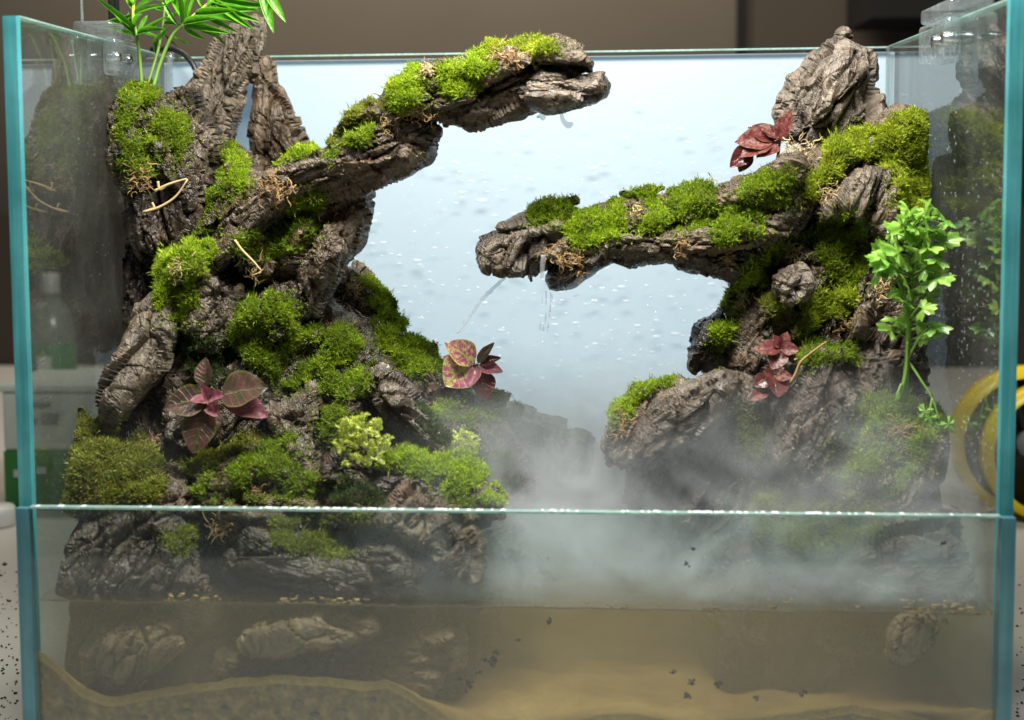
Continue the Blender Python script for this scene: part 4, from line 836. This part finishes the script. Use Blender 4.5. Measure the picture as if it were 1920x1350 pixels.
for k, (lab, u, v, r, n, m_, el) in enumerate((
  ("pale fibre tassel hanging from the bend of the arch", 722, 240, .010, 26, DRYP, (.6, 1.3)),
  ("brown fibre fringe under the bright moss of the arch", 790, 205, .016, 40, DRY, (1.3, .8)),
  ("straw fibres at the edge of the yellow moss on the arch", 950, 108, .014, 34, DRY, (1.4, .6)),
  ("straw fibres on the arch between its two bright moss clumps", 800, 130, .008, 22, DRYP, (.6, 1)),
  ("tangled fibres hanging off the inner end of the arch", 520, 350, .014, 40, DRY, (1, 1)),
  ("twisted pale roots in the moss below the arch column", 480, 480, .018, 26, DRYP, (.8, 1.2)),
  ("dry brown fibres in the shade beside the column moss", 610, 390, .014, 30, DRY, (1, 1)),
  ("straw fibres on the mossy left shoulder", 345, 500, .012, 24, DRYP, (.8, 1)),
  ("brown fibres under the pillar moss cap", 262, 330, .014, 34, DRY, (.8, 1.2)),
  ("brown fibre tuft above the lower left moss mound", 285, 830, .010, 22, DRY, (.7, 1)),
  ("orange brown fibre tuft at the front centre moss", 485, 930, .010, 24, DRY, (1, 1)),
  ("brown fibre knot behind the front glass left of centre", 425, 985, .014, 34, DRY, (1, .7)),
  ("straw fibres in the moss behind the front glass", 590, 1000, .014, 30, DRYP, (1, .8)),
  ("pale fibres on the boulder behind the left column", 660, 540, .012, 30, DRYP, (.8, 1)),
  ("fibre curl hanging from the tip of the right arm", 1062, 478, .014, 40, DRY, (1.3, .7)),
  ("brown strand dangling beside the pointed shard", 1085, 500, .010, 16, DRY, (.4, 1.5)),
  ("fibre tuft between moss cushions on the right arm", 1190, 400, .009, 22, DRYP, (.7, 1)),
  ("fibre tuft hanging below the moss dome of the right arm", 1280, 462, .009, 24, DRY, (.7, 1.1)),
  ("upright fibre curl standing on the right arm", 1330, 345, .007, 16, DRY, (.6, 1.2)),
  ("dry leaf-like fibres under the root of the right arm", 1365, 480, .009, 18, DRY, (.5, 1.2)),
  ("pale fibre tangle beside the topmost red plant", 1490, 285, .013, 36, DRYP, (1.2, .8)),
  ("straw fibres at the edge of the yellow blanket moss", 1555, 370, .013, 34, DRYP, (1, 1)),
  ("straw fibre tuft above the small angular stone", 1490, 475, .011, 32, DRYP, (1.2, .7)),
  ("straw fibres on the inner moss strip of the right mountain", 1390, 575, .012, 34, DRYP, (.6, 1.3)),
  ("fibre wisps behind the parsley stem", 1650, 545, .012, 26, DRYP, (.8, 1.2)),
  ("brown fibres under the yellow green ledge moss", 1580, 610, .011, 26, DRY, (1, .8)),
  ("brown fibres between the two parsley ledge mosses", 1690, 808, .016, 34, DRY, (1.6, .6)),
  ("brown fibres at the edge of the mossy hump on the right shore", 1170, 800, .012, 26, DRY, (.7, 1.2)),
  ("yellow fibre tangle floating at the right waterline", 1730, 1162, .010, 30, DRY, (1.4, .6)))):
    fibres(lab, u, v, r, n, m_, k+5, el)
def twig(label, paths, r, mat, y=None, name="root"):
    L = []
    for P in paths:
        Q = []
        for (u, v) in P:
            h_, n_ = hit(u, v); yy = (h_[1]-.006) if h_ is not None else None; Q.append([u, v, yy])
        ys = [q[2] for q in Q if q[2] is not None]; y0 = y or (min(ys) if ys else .17)
        L.append(tube([px(q[0], q[1], max(.014, y0)) for q in Q], [r, r*.9, r*.5], 6, 14))
    V, F = merge(L); return tag(obj(name, V, F, mat), label, "root")
twig("pale forked root lying across the mossy pillar stone", [[(268, 398), (300, 388), (330, 368), (352, 336)], [(290, 358), (318, 345), (350, 335)], [(296, 340), (300, 355), (318, 345)], [(285, 380), (288, 390), (270, 396)]], .0011, DRYP)
twig("thin pale root curling over the column moss", [[(440, 450), (455, 470), (475, 490), (490, 508)], [(455, 470), (450, 490), (440, 500)]], .0009, DRYP)
twig("thin brown root beside the lower red plant", [[(1480, 720), (1492, 700), (1500, 680), (1520, 662), (1550, 640)], [(1485, 676), (1500, 672)]], .0009, DRY)

# ------------------------------------------------------------------ leafy plants
def leaf_mat(name, a, b, vein, veinw=.5, rough=.35, spots=None, trans=.3):
    t = NT(name); uv = t.n('ShaderNodeTexCoord').outputs['UV']; sp = t.n('ShaderNodeSeparateXYZ'); t.l(uv, sp.inputs[0])
    U, W = sp.outputs[0], sp.outputs[1]; aw = t.math('ABSOLUTE', W)
    ph = t.math('SUBTRACT', U, t.math('MULTIPLY', aw, .22)); s = t.math('ABSOLUTE', t.math('SINE', t.math('MULTIPLY', ph, 22)))
    side = t.ramp(s, [(.10, (1, 1, 1)), (.30, (0, 0, 0))]); mid = t.ramp(aw, [(.03, (1, 1, 1)), (.09, (0, 0, 0))])
    v = t.math('MAXIMUM', side, mid); n = t.noise(t.wpos(), 170, 4, .6)
    c = t.mix(t.ramp(n, [(.38, (0, 0, 0)), (.62, (1, 1, 1))]), a, b)
    oi = t.n('ShaderNodeObjectInfo').outputs['Random']; c = t.mix(t.math('MULTIPLY', oi, .3), c, tuple(x*.45 for x in a))
    if spots: c = t.mix(t.ramp(t.noise(t.wpos(), 330, 3, .6), [(.50, (0, 0, 0)), (.58, (.9, .9, .9))]), c, spots)
    c = t.mix(t.math('MULTIPLY', v, veinw), c, vein)
    rim = t.ramp(aw, [(.86, (0, 0, 0)), (.97, (.7, .7, .7))]); c = t.mix(rim, c, vein)
    nm = t.bump(v, .4, .0012); nm = t.bump(n, .35, .002, nm); pr = t.bsdf(c, rough, nm, Specular_IOR_Level=.4)
    tl = t.n('ShaderNodeBsdfTranslucent'); t.l(c, tl.inputs[0]); m = t.n('ShaderNodeMixShader'); m.inputs[0].default_value = trans
    t.l(pr, m.inputs[1]); t.l(tl.outputs[0], m.inputs[2]); return t.end(m.outputs[0])
def leaf_mesh(name, mat, nl=12, nw=6, shape='oval', fold=.25, curl=.15):
    V, UV, F = [], [], []
    for i in range(nl+1):
        s = i/nl
        if shape == 'oval': wd = .46*math.sin(math.pi*min(1, s**.85))**.75*(1-.18*s) if 0 < s < 1 else .012
        elif shape == 'lance': wd = .085*math.sin(math.pi*s**.8)**.7 if 0 < s < 1 else .006
        else: wd = .32*math.sin(math.pi*s**.8)**.9 if 0 < s < 1 else .01
        for j in range(nw+1):
            q = j/nw*2-1
            V.append((s, q*wd, abs(q)*wd*fold*(1.2 if shape != 'lance' else 2)-curl*s*s+.015*math.sin(s*17+q*4)*(shape == 'oval'))); UV.append((s, q))
    for i in range(nl):
        for j in range(nw): a = i*(nw+1)+j; F.append((a, a+nw+1, a+nw+2, a+1))
    return mesh_np(name, np.array(V), np.array(F), mat, True, uv=np.array(UV))
def place_leaf(me, parent, base, tip, roll=0, name="leaf", face=(0, -1, .35), wscale=1):
    base = np.asarray(base, float); tip = np.asarray(tip, float); X_ = Vector(tip-base); L = X_.length; X_.normalize()
    Z_ = Vector(face); Z_ = (Z_-X_*Z_.dot(X_)).normalized(); Y_ = Z_.cross(X_); m = Matrix((X_, Y_, Z_)).transposed() @ Matrix.Rotation(roll, 3, 'X')
    o = link(name, me, parent); m4 = m.to_4x4() @ Matrix.Diagonal((L, L*wscale, L, 1)); m4.translation = Vector(base)-parent.location; o.matrix_local = m4; return o

# fern-leaved shrub, top left
PG = leaf_mat("podo_leaf", (.07, .30, .012), (.15, .44, .02), (.30, .55, .06), .15, .28, trans=.4)
STEMG = simple("green_stem", (.14, .27, .035), .45, .2, 60); STEMY = simple("lime_stem", (.36, .50, .04), .45, .15, 60)
lm = [leaf_mesh("narrow_leaf", PG, 10, 2, 'lance', .6, c) for c in (.06, .16, -.05)]
base = hit(283, 170)[0]; yb = float(base[1]) if base is not None else .19
pd = empty("shrub_sprig", tuple(px(283, 160, yb)), "bright green sprig with long narrow leaves growing from the left pillar", "plant")
def P_(u, v, dy=0): return px(u, v, yb+dy)
for path, rad, m_ in (([(266, 165, 0), (262, 110, 0), (257, 70, 0), (250, 30, .005), (250, -30, .01)], .0013, STEMG),
                  ([(275, 165, .004), (295, 100, .012), (303, 60, .016), (310, 10, .02), (312, -30, .02)], .0012, STEMG),
                  ([(287, 165, 0), (300, 120, .004), (322, 68, .006), (345, 45, .006)], .0014, STEMG),
                  ([(345, 45, .006), (372, 22, .008), (398, 0, .010), (420, -25, .01)], .0013, STEMY),
                  ([(250, 40, .004), (250, 15, .006), (252, -20, .008)], .0014, STEMY)):
    V, F = tube([P_(*q) for q in path], [rad, rad*.8], 7, 16); obj("stem", V, F, m_, pd)
LV = [ # base, tip (photo pixels), depth offset of tip
 (255, 68, 205, 53, -.02), (255, 66, 212, 22, -.01), (253, 58, 184, 2, -.02), (254, 50, 262, 25, -.03), (258, 68, 292, 50, -.03), (258, 66, 310, 33, -.02), (257, 64, 275, 30, .02),
 (252, 25, 180, 50, .01), (252, 10, 220, -20, 0), (252, 20, 300, -10, -.01), (254, 30, 300, 5, -.02), (250, 5, 290, -25, .0), (256, 66, 240, 25, .02),
 (335, 48, 300, -5, .0), (340, 44, 330, -25, -.02), (345, 44, 352, -25, -.01), (352, 36, 370, -25, .0), (347, 42, 318, -10, .02), (346, 44, 396, 34, -.03), (348, 46, 408, 56, -.03), (346, 48, 386, 70, -.02), (350, 46, 405, 68, .0),
 (362, 30, 455, 36, -.02), (366, 26, 440, 22, -.03), (375, 20, 472, 18, -.01), (385, 10, 478, 8, -.01), (400, 0, 470, 52, -.02), (395, 2, 455, -6, .0), (415, -20, 480, -4, .01), (305, 60, 330, 82, .01), (310, 40, 345, 20, .02), (303, 62, 285, 92, .02), (326, 70, 350, 86, .02), (308, 20, 285, 10, .01), (252, 20, 232, -20, .01), (253, 45, 225, 40, .01), (256, 60, 300, 70, .01), (340, 47, 300, 40, .02), (350, 40, 340, -10, .02), (358, 34, 420, 80, .01), (372, 22, 440, 58, .01), (380, 14, 370, -20, .01), (388, 8, 405, -30, .0), (392, 6, 468, 34, -.02), (312, 0, 280, -12, .01), (300, 75, 318, 50, -.01), (404, -6, 500, 14, -.01), (410, -12, 455, -25, 0), (310, 10, 345, -15, .02)]
for k, (a, b, c, d, dy) in enumerate(LV):
    b0 = P_(a, b, .005); t0 = P_(c, d, .005+dy); ext = 1.12
    place_leaf(lm[k % 3], pd, b0, b0+(t0-b0)*ext, rr.uniform(-.9, .9), wscale=rr.uniform(.55, .85))
hs = empty("shrub_tip", tuple(px(502, 0, .19)), "two narrow green leaves hanging into view above the tallest left slab", "plant")
for a in ((492, -30, 535, 40), (490, -30, 512, 60), (494, -30, 500, 30)):
    place_leaf(lm[0], hs, px(a[0], a[1], .19), px(a[2], a[3], .18), rr.uniform(-.4, .4), wscale=1.2)

# parsley-like plant at the right
def lobed(name, mat, seed):
    rg = random.Random(seed); n = 78; pts = []
    for k in range(n):
        th = math.radians(-150+300*k/(n-1)); lob = abs(math.cos(1.5*th))**.8; r = .34+.66*lob; r *= 1+.10*math.cos(th*15+rg.uniform(-.3, .3))
        r *= .75+.25*math.cos(th*.5); pts.append((r*math.cos(th), r*math.sin(th)))
    V = [(0, 0, 0)]; F = []
    for f_ in (.5, 1):
        for (x, y_) in pts:
            rr_ = math.hypot(x, y_)*f_; V.append((x*f_, y_*f_, .10*math.sin(math.atan2(y_, x)*6+seed)*rr_-.22*rr_*rr_))
    for k in range(n-1): F.append((0, 1+k, 2+k, 2+k)); F.append((1+k, 1+n+k, 2+n+k, 2+k))
    V = np.array(V); F = np.array(F); T = np.vstack([F[::2][:, :3], F[1::2][:, [0, 1, 2]], F[1::2][:, [0, 2, 3]]])
    return mesh_np(name, V, T, mat, True, uv=V[:, :2]*np.array([1, 1.0]))
t = NT("parsley_leaf"); oi = t.n('ShaderNodeObjectInfo').outputs['Random']; n = t.noise(t.wpos(), 130, 3)
c = t.mix(oi, (.12, .33, .03), (.32, .54, .075)); c = t.mix(t.ramp(n, [(.4, (0, 0, 0)), (.7, (.6, .6, .6))]), c, (.44, .64, .16))
pr = t.bsdf(c, .33, Specular_IOR_Level=.6); tl = t.n('ShaderNodeBsdfTranslucent'); t.l(c, tl.inputs[0]); m = t.n('ShaderNodeMixShader'); m.inputs[0].default_value = .35
t.l(pr, m.inputs[1]); t.l(tl.outputs[0], m.inputs[2]); PARS = t.end(m.outputs[0])
pm = [lobed("lobed_leaf", PARS, s) for s in (1, 2, 3, 4)]
py = .115
pa = empty("parsley_plant", tuple(px(1693, 752, py)), "leafy green parsley plant with lobed leaves standing on the right ledge", "plant")
stems = [[(1692, 755, 0), (1700, 680, 0), (1702, 600, 0), (1690, 520, .0), (1680, 440, 0)], [(1698, 755, .002), (1704, 640, .002), (1712, 540, .004), (1725, 450, .004)], [(1685, 752, -.003), (1698, 700, -.003), (1702, 640, -.002)],
         [(1702, 672, 0), (1720, 640, -.005), (1738, 615, -.008)], [(1704, 678, 0), (1728, 715, -.006), (1748, 748, -.008), (1762, 790, -.010)], [(1748, 748, -.008), (1742, 775, -.01)],
         [(1696, 560, 0), (1680, 520, -.006), (1665, 505, -.008)], [(1702, 600, 0), (1735, 560, .0), (1755, 535, 0)], [(1690, 520, 0), (1660, 470, .0)], [(1725, 450, .004), (1760, 415, .006)], [(1690, 720, -.004), (1683, 738, -.006), (1680, 752, -.006)]]
for i, P in enumerate(stems):
    r0 = .0019 if i == 0 else .0015 if i < 3 else .0009
    V, F = tube([px(u, v, py+d) for u, v, d in P], [r0, r0*.55], 8, 18); obj("stem", V, F, STEMG if i else simple("thick_green_stem", (.12, .24, .03), .4, .2, 70), pa)
rg = random.Random(21)
LC = [(1700, 392), (1750, 408), (1668, 428), (1725, 415), (1648, 465), (1680, 505), (1745, 470), (1712, 495), (1760, 430), (1685, 425), (1650, 508), (1758, 505), (1705, 400), (1735, 440), (1690, 440), (1755, 430), (1670, 490), (1720, 470), (1735, 395), (1772, 440), (1720, 510), (1655, 480), (1720, 402), (1760, 395), (1692, 418), (1742, 428), (1662, 462), (1702, 452), (1752, 462), (1650, 492), (1688, 492), (1730, 492), (1765, 490), (1700, 528), (1738, 525), (1664, 520), (1718, 556), (1750, 548), (1682, 548),
      (1672, 598), (1690, 612), (1740, 578), (1722, 590), (1748, 622), (1765, 612), (1660, 612), (1700, 585), (1675, 440), (1715, 430), (1738, 405), (1782, 418), (1780, 450), (1770, 520), (1640, 480), (1710, 480), (1676, 470), (1745, 500), (1690, 560)]
for k, (u, v) in enumerate(LC):
    d = rg.uniform(-.016, .016); b = px(u, v, py+d); cen = px(1708, max(430, v+25), py); out = b-cen; out = out/(np.linalg.norm(out)+1e-6)+np.array([rg.gauss(0, .4), -.25, -.25+rg.gauss(0, .3)]); out /= np.linalg.norm(out)
    L = rg.uniform(.0075, .0125); place_leaf(pm[k % 4], pa, b-out*L*.4, b+out*L*.6, rg.uniform(-.5, .5), face=(rg.gauss(0, .5), -.7, .8))
    V, F = tube([b-out*L*.4, (b+cen)/2+np.array([0, .002, 0]), cen], .00045, 5, 6); obj('stalk', V, F, STEMG, pa)
for (u, v) in ((1742, 782), (1762, 800), (1778, 795), (1735, 770)):
    b = px(u, v, py-.010); L = .007; place_leaf(pm[rg.randrange(4)], pa, b, b+np.array([rg.uniform(-.3, .8), 0, -.8])*L, 0, face=(0, -1, .4))

# veined foliage plants
FG = leaf_mat("veined_purple", (.055, .050, .025), (.13, .045, .050), (.13, .15, .04), .4, .3)
FK = leaf_mat("veined_pink", (.46, .10, .19), (.36, .07, .15), (.42, .50, .09), .75, .3, spots=(.55, .50, .16))
FR = leaf_mat("veined_red", (.085, .012, .013), (.17, .028, .033), (.10, .08, .03), .25, .4, spots=(.22, .10, .07))
FP = leaf_mat("bright_pink", (.36, .11, .17), (.24, .06, .10), (.34, .26, .10), .35, .35)
FD = leaf_mat("dark_red", (.075, .014, .016), (.14, .024, .028), (.10, .10, .03), .3, .22)
ov = {m_.name: leaf_mesh("oval_leaf", m_) for m_ in (FG, FK, FR, FP, FD)}
def plant(label, root, y, leaves, stem_col):
    e = empty("veined_plant", tuple(px(root[0], root[1], y)), label, "plant"); c0 = px(root[0], root[1], y)
    for (bu, bv, tu, tv, m_, dy, ws) in leaves:
        b = px(bu, bv, y-.006); t_ = px(tu, tv, y-.006+dy)
        place_leaf(ov[m_.name], e, b, t_, rr.uniform(-.25, .25), wscale=ws, face=(rr.uniform(-.3, .3), -.8, .55))
        if np.hypot(bu-root[0], bv-root[1]) > 6:
            V, F = tube([c0, (c0+b)/2+np.array([0, -.002, .001]), b], .0006, 6, 6); obj("stalk", V, F, stem_col, e)
    V, F = tube([c0+np.array([0, .012, -.012]), c0+np.array([0, .004, -.003]), c0], [.0012, .0009], 6, 8); obj("stem", V, F, stem_col, e); return e
SR = simple("red_stem", (.2, .06, .05), .5)
def ydep(u, v, off=.012, d=.15):
    h_, _ = hit(u, v); return float(max(.02, (h_[1] if h_ is not None else d)-off))
plant("purple and olive leaved plant on the left mountain with four broad leaves", (392, 752), ydep(392, 752, .02), [(388, 748, 308, 760, FG, -.006, .95), (415, 742, 496, 720, FG, -.006, 1.05), (388, 770, 358, 848, FG, -.012, .95), (384, 725, 382, 670, FG, .002, .8), (418, 748, 502, 775, FP, -.003, .75),
      (392, 752, 358, 748, FP, -.010, .7), (394, 748, 415, 738, FP, -.012, .7), (394, 756, 405, 778, FP, -.012, .8), (390, 745, 380, 725, FP, -.010, .7)], SR)
plant("pink and lime veined plant at the edge of the central mist", (888, 690), .19, [(890, 680, 838, 640, FK, -.004, 1.0), (876, 690, 832, 665, FP, .004, .9), (880, 678, 836, 722, FK, -.01, 1.35), (895, 690, 880, 722, FP, -.012, .7), (896, 682, 925, 640, FG, .004, .45), (898, 688, 942, 694, FP, -.004, .75), (900, 684, 938, 668, FD, .0, .6), (904, 695, 908, 750, FD, -.006, 1.0), (885, 705, 852, 735, FG, .0, 1.0)], SR)
plant("topmost dark red leaved plant beside the pale peak", (1462, 268), .205, [(1450, 262, 1380, 262, FR, -.004, .8), (1462, 262, 1482, 205, FR, -.004, .75), (1455, 262, 1404, 235, FD, .002, .8), (1458, 258, 1425, 232, FR, .0, .8), (1445, 268, 1390, 288, FR, -.008, .9), (1458, 272, 1420, 290, FR, -.01, .9), (1410, 275, 1370, 312, FD, -.004, .8), (1408, 285, 1385, 322, FD, .0, .8), (1465, 260, 1468, 225, FD, .004, .8)], SR)
plant("crimson leaved plant on the speckled face stone of the right mountain", (1462, 655), ydep(1462, 655, .010), [(1464, 655, 1412, 652, FR, -.004, .8), (1464, 652, 1450, 628, FR, .0, .9), (1466, 652, 1476, 622, FR, .0, .9), (1468, 655, 1497, 655, FR, -.006, 1.0), (1466, 660, 1448, 690, FR, -.010, 1.0), (1466, 658, 1490, 678, FD, -.004, .9)], SR)
plant("dark glossy red plant low on the cliff stone above the mist", (1452, 712), ydep(1452, 712, .012), [(1452, 705, 1432, 695, FD, -.003, .9), (1455, 706, 1485, 705, FR, -.006, .9), (1450, 705, 1462, 740, FD, -.014, 1.2), (1440, 708, 1415, 722, FD, -.004, 1.2), (1440, 732, 1406, 748, FR, -.008, .7), (1456, 715, 1482, 735, FD, -.004, .9), (1460, 700, 1470, 688, FD, 0, .9)], SR)
# lime spikemoss
LIME = moss_mat("lime_spikemoss", (.42, .50, .05), (.66, .74, .14), (.85, .90, .38), 0)
def spikemoss(label, cu, cv, ru, rv, n, seed):
    rg = np.random.default_rng(seed); h_, _ = hit(cu, cv); y = (h_[1] if h_ is not None else .08)-.013
    e = empty("spikemoss_plant", tuple(px(cu, cv+rv, y+.004)), label, "plant")
    for k in range(n):
        a = rg.uniform(0, 6.283); s = math.sqrt(rg.uniform(0, 1)); b = px(cu+ru*s*math.cos(a), cv+rv*s*math.sin(a), y+rg.uniform(-.006, .006))
        d = np.array([rg.normal(0, .6), -.5+rg.normal(0, .3), .8+rg.normal(0, .45)]); d /= np.linalg.norm(d); L = rg.uniform(.006, .012); VV = []; FF = []
        path = spline([b-d*L*.4, b, b+d*L*.5+np.array([0, -.0008, -.001])], 12); FFp = []
        VV.append(tube(path, .0004, 4))
        for i in range(1, 12):
            for sd in (-1, 1):
                sdv = np.cross(d, rg.normal(0, .4, 3)+np.array([0, -1, .3]))*sd; sdv /= np.linalg.norm(sdv)+1e-9; q = path[i]; w_ = np.cross(sdv, d)
                ll = .0024*(1-.35*i/12); x = sdv*.8+d*.6
                VV.append((np.array([q, q+x*ll*.5+d*.0006, q+x*ll, q+x*ll*.5-d*.0006+w_*.0003]), np.array([[0, 1, 2, 3]])))
        V, F = merge(VV); obj("frond", V, F, LIME, e)
    return e
spikemoss("large pale lime spikemoss tuft at the foot of the left mountain", 678, 830, 52, 52, 120, 3)
spikemoss("smaller lime spikemoss tuft by the right foot moss", 866, 840, 32, 30, 60, 4)

# ------------------------------------------------------------------ running water
t = NT("running_water"); tr = t.n('ShaderNodeBsdfTransparent'); tr.inputs[0].default_value = (.95, .98, 1, 1); pb = t.bsdf((.95, .97, 1), .06, t.bump(t.noise(t.pos(), 260, 3), .5, .002), Specular_IOR_Level=1.0)
m = t.n('ShaderNodeMixShader'); m.inputs[0].default_value = .34; tl = t.n('ShaderNodeBsdfTranslucent'); tl.inputs[0].default_value = (1, 1, 1, 1); m0 = t.n('ShaderNodeMixShader'); m0.inputs[0].default_value = .4; t.l(tl.outputs[0], m0.inputs[1]); t.l(pb, m0.inputs[2])
t.l(tr.outputs[0], m.inputs[1]); t.l(m0.outputs[0], m.inputs[2]); STREAM = t.end(m.outputs[0])
V, F = tube([px(948, 520, .165), px(925, 540, .165), px(900, 566, .166), px(878, 596, .168), px(858, 626, .170)], [.0008, .0016, .0012, .0018, .0009], 8, 30); V += .0003*RNG.normal(0, 1, V.shape)
tag(obj("water_jet", V, F, STREAM), "thin slanting water jet falling left from the right arm tip", "water jet")
V, F = tube([px(1019, 478, .142), px(1017, 500, .142), px(1016, 522, .142)], [.0016, .0018, .0012], 8, 10); tag(obj("water_trickle", V, F, STREAM), "short water trickle hanging between the arm tip and the pointed shard", "water")
L = []
for k in range(15):
    q = px(rr.gauss(1022, 8), rr.uniform(545, 612), .16); s = rr.uniform(.0002, .0005); L.append(tube([q, q+np.array([0, 0, -rr.uniform(.003, .007)])], s, 5, 4))
V, F = merge(L); tag(obj("falling_drops", V, F, STREAM), "falling water drops below the pointed shard in front of the glowing back film", "drops", kind='stuff')
V, F = tube([px(1052, 212, .138), px(1056, 226, .138), px(1066, 235, .138), px(1074, 230, .138)], [.0012, .0016, .0024, .0010], 8, 14); tag(obj("water_drop", V, F, STREAM), "curled water drip under the wet end stone of the arch", "drop")
V, F = tube([px(1012, 214, .136), px(1015, 220, .136), px(1013, 223, .136)], [.003, .0034, .0015], 8, 8); tag(obj("water_drop", V, F, STREAM), "round water bead clinging under the arch", "drop")
# floating bits along the waterline, specks in the water
L = []
for k in range(150):
    u = rr.choice((rr.uniform(70, 1870), rr.uniform(515, 672), rr.uniform(1700, 1860), rr.uniform(300, 420))); v = 1131+(u-65)*.0122
    y = .0068+rr.random()**3*.03; q = px(u, v, .0068); s = rr.uniform(.0004, .0014)
    V, F = box(-1, -1, -1, 1, 1, 1); V = V*np.array([s*rr.uniform(.8, 2.4), .0004, s*.5])+RNG.normal(0, s*.2, V.shape)+np.array([q[0], y+.0006, WZ+.0002]); L.append((V, F))
V, F = merge(L); tag(obj("floating_debris", V, F, DRY), "straw coloured bits floating along the waterline at the front glass", "debris", kind='stuff')
L = []
for (u, v, s) in ((1028, 1166, 7), (922, 1240, 12), (930, 1225, 6), (880, 1285, 10), (860, 1275, 6), (1262, 1260, 6), (1298, 1282, 7), (1345, 1282, 9), (1290, 1305, 9), (1420, 1310, 7), (1510, 1302, 8), (1770, 1020, 5), (1300, 1030, 4), (1288, 1058, 4), (972, 1200, 4), (900, 1262, 6)):
    for k in range(9):
        q = px(u+rr.gauss(0, s*.5), v+rr.gauss(0, s*.35), .0066); r_ = s*.00011
        V, F = box(-1, -1, -1, 1, 1, 1); V = V*np.array([r_*rr.uniform(.4, 1.0), .0003, r_*.6])+RNG.normal(0, r_*.5, V.shape)*np.array([1, .2, 1])+np.array([q[0], .0072, q[2]]); L.append((V, F))
V, F = merge(L); tag(obj("soil_specks", V, F, simple("speck", (.05, .03, .018), .8)), "dark soil specks stuck to the inside of the front glass", "specks", kind='stuff')

# ------------------------------------------------------------------ mist over the water
t = NT("mist"); p = t.wpos(); sp = t.n('ShaderNodeSeparateXYZ'); t.l(p, sp.inputs[0]); x_, y_, z_ = sp.outputs
n1 = t.noise(p, 15, 5, .62, 1.3)
top = t.math('ADD', .150, t.math('MULTIPLY', n1, .15))
hz = t.math('POWER', t.math('DIVIDE', t.math('SUBTRACT', top, z_), .125, True), 1.7)
# fuller over the open water and on the right, thin before the left mountain
fx = t.n('ShaderNodeMapRange', interpolation_type='SMOOTHSTEP'); fx.inputs[1].default_value = -.12; fx.inputs[2].default_value = .05; fx.inputs[3].default_value = .06; fx.inputs[4].default_value = 1; t.l(x_, fx.inputs[0])
def sm(src, a, b, c, d):
    q = t.n('ShaderNodeMapRange', interpolation_type='SMOOTHSTEP'); t.l(src, q.inputs[0])
    for i_, v_ in enumerate((a, b, c, d)): q.inputs[1+i_].default_value = v_
    return q.outputs[0]
fyx = t.math('MULTIPLY', sm(y_, .03, .20, .55, 1.15), sm(x_, .10, .24, 1, .85))
clump = t.ramp(n1, [(.40, (.08, .08, .08)), (.62, (1, 1, 1))])
d = t.math('MULTIPLY', t.math('MULTIPLY', hz, fx.outputs[0]), t.math('MULTIPLY', t.math('MULTIPLY', clump, fyx), 34.0))
lowz = sm(z_, .092, .128, 1, 0); n3 = t.noise(p, 22, 4, .6, 1.0)
d = t.math('ADD', d, t.math('MULTIPLY', t.math('MULTIPLY', lowz, sm(x_, -.12, .04, .08, 1)), t.math('MULTIPLY', t.ramp(n3, [(.38, (.1, .1, .1)), (.62, (1, 1, 1))]), 13.0)))
MIST = t.end(None, volm(t, (.80, .85, .86), d, .2))
V, F = box(-.2885, .0130, WZ+.0012, .2885, .3435, .285)
tag(obj("haze", V, F, MIST, center=False, smooth=False), "pale mist lying over the water between the two rock mountains", "mist", kind='stuff')
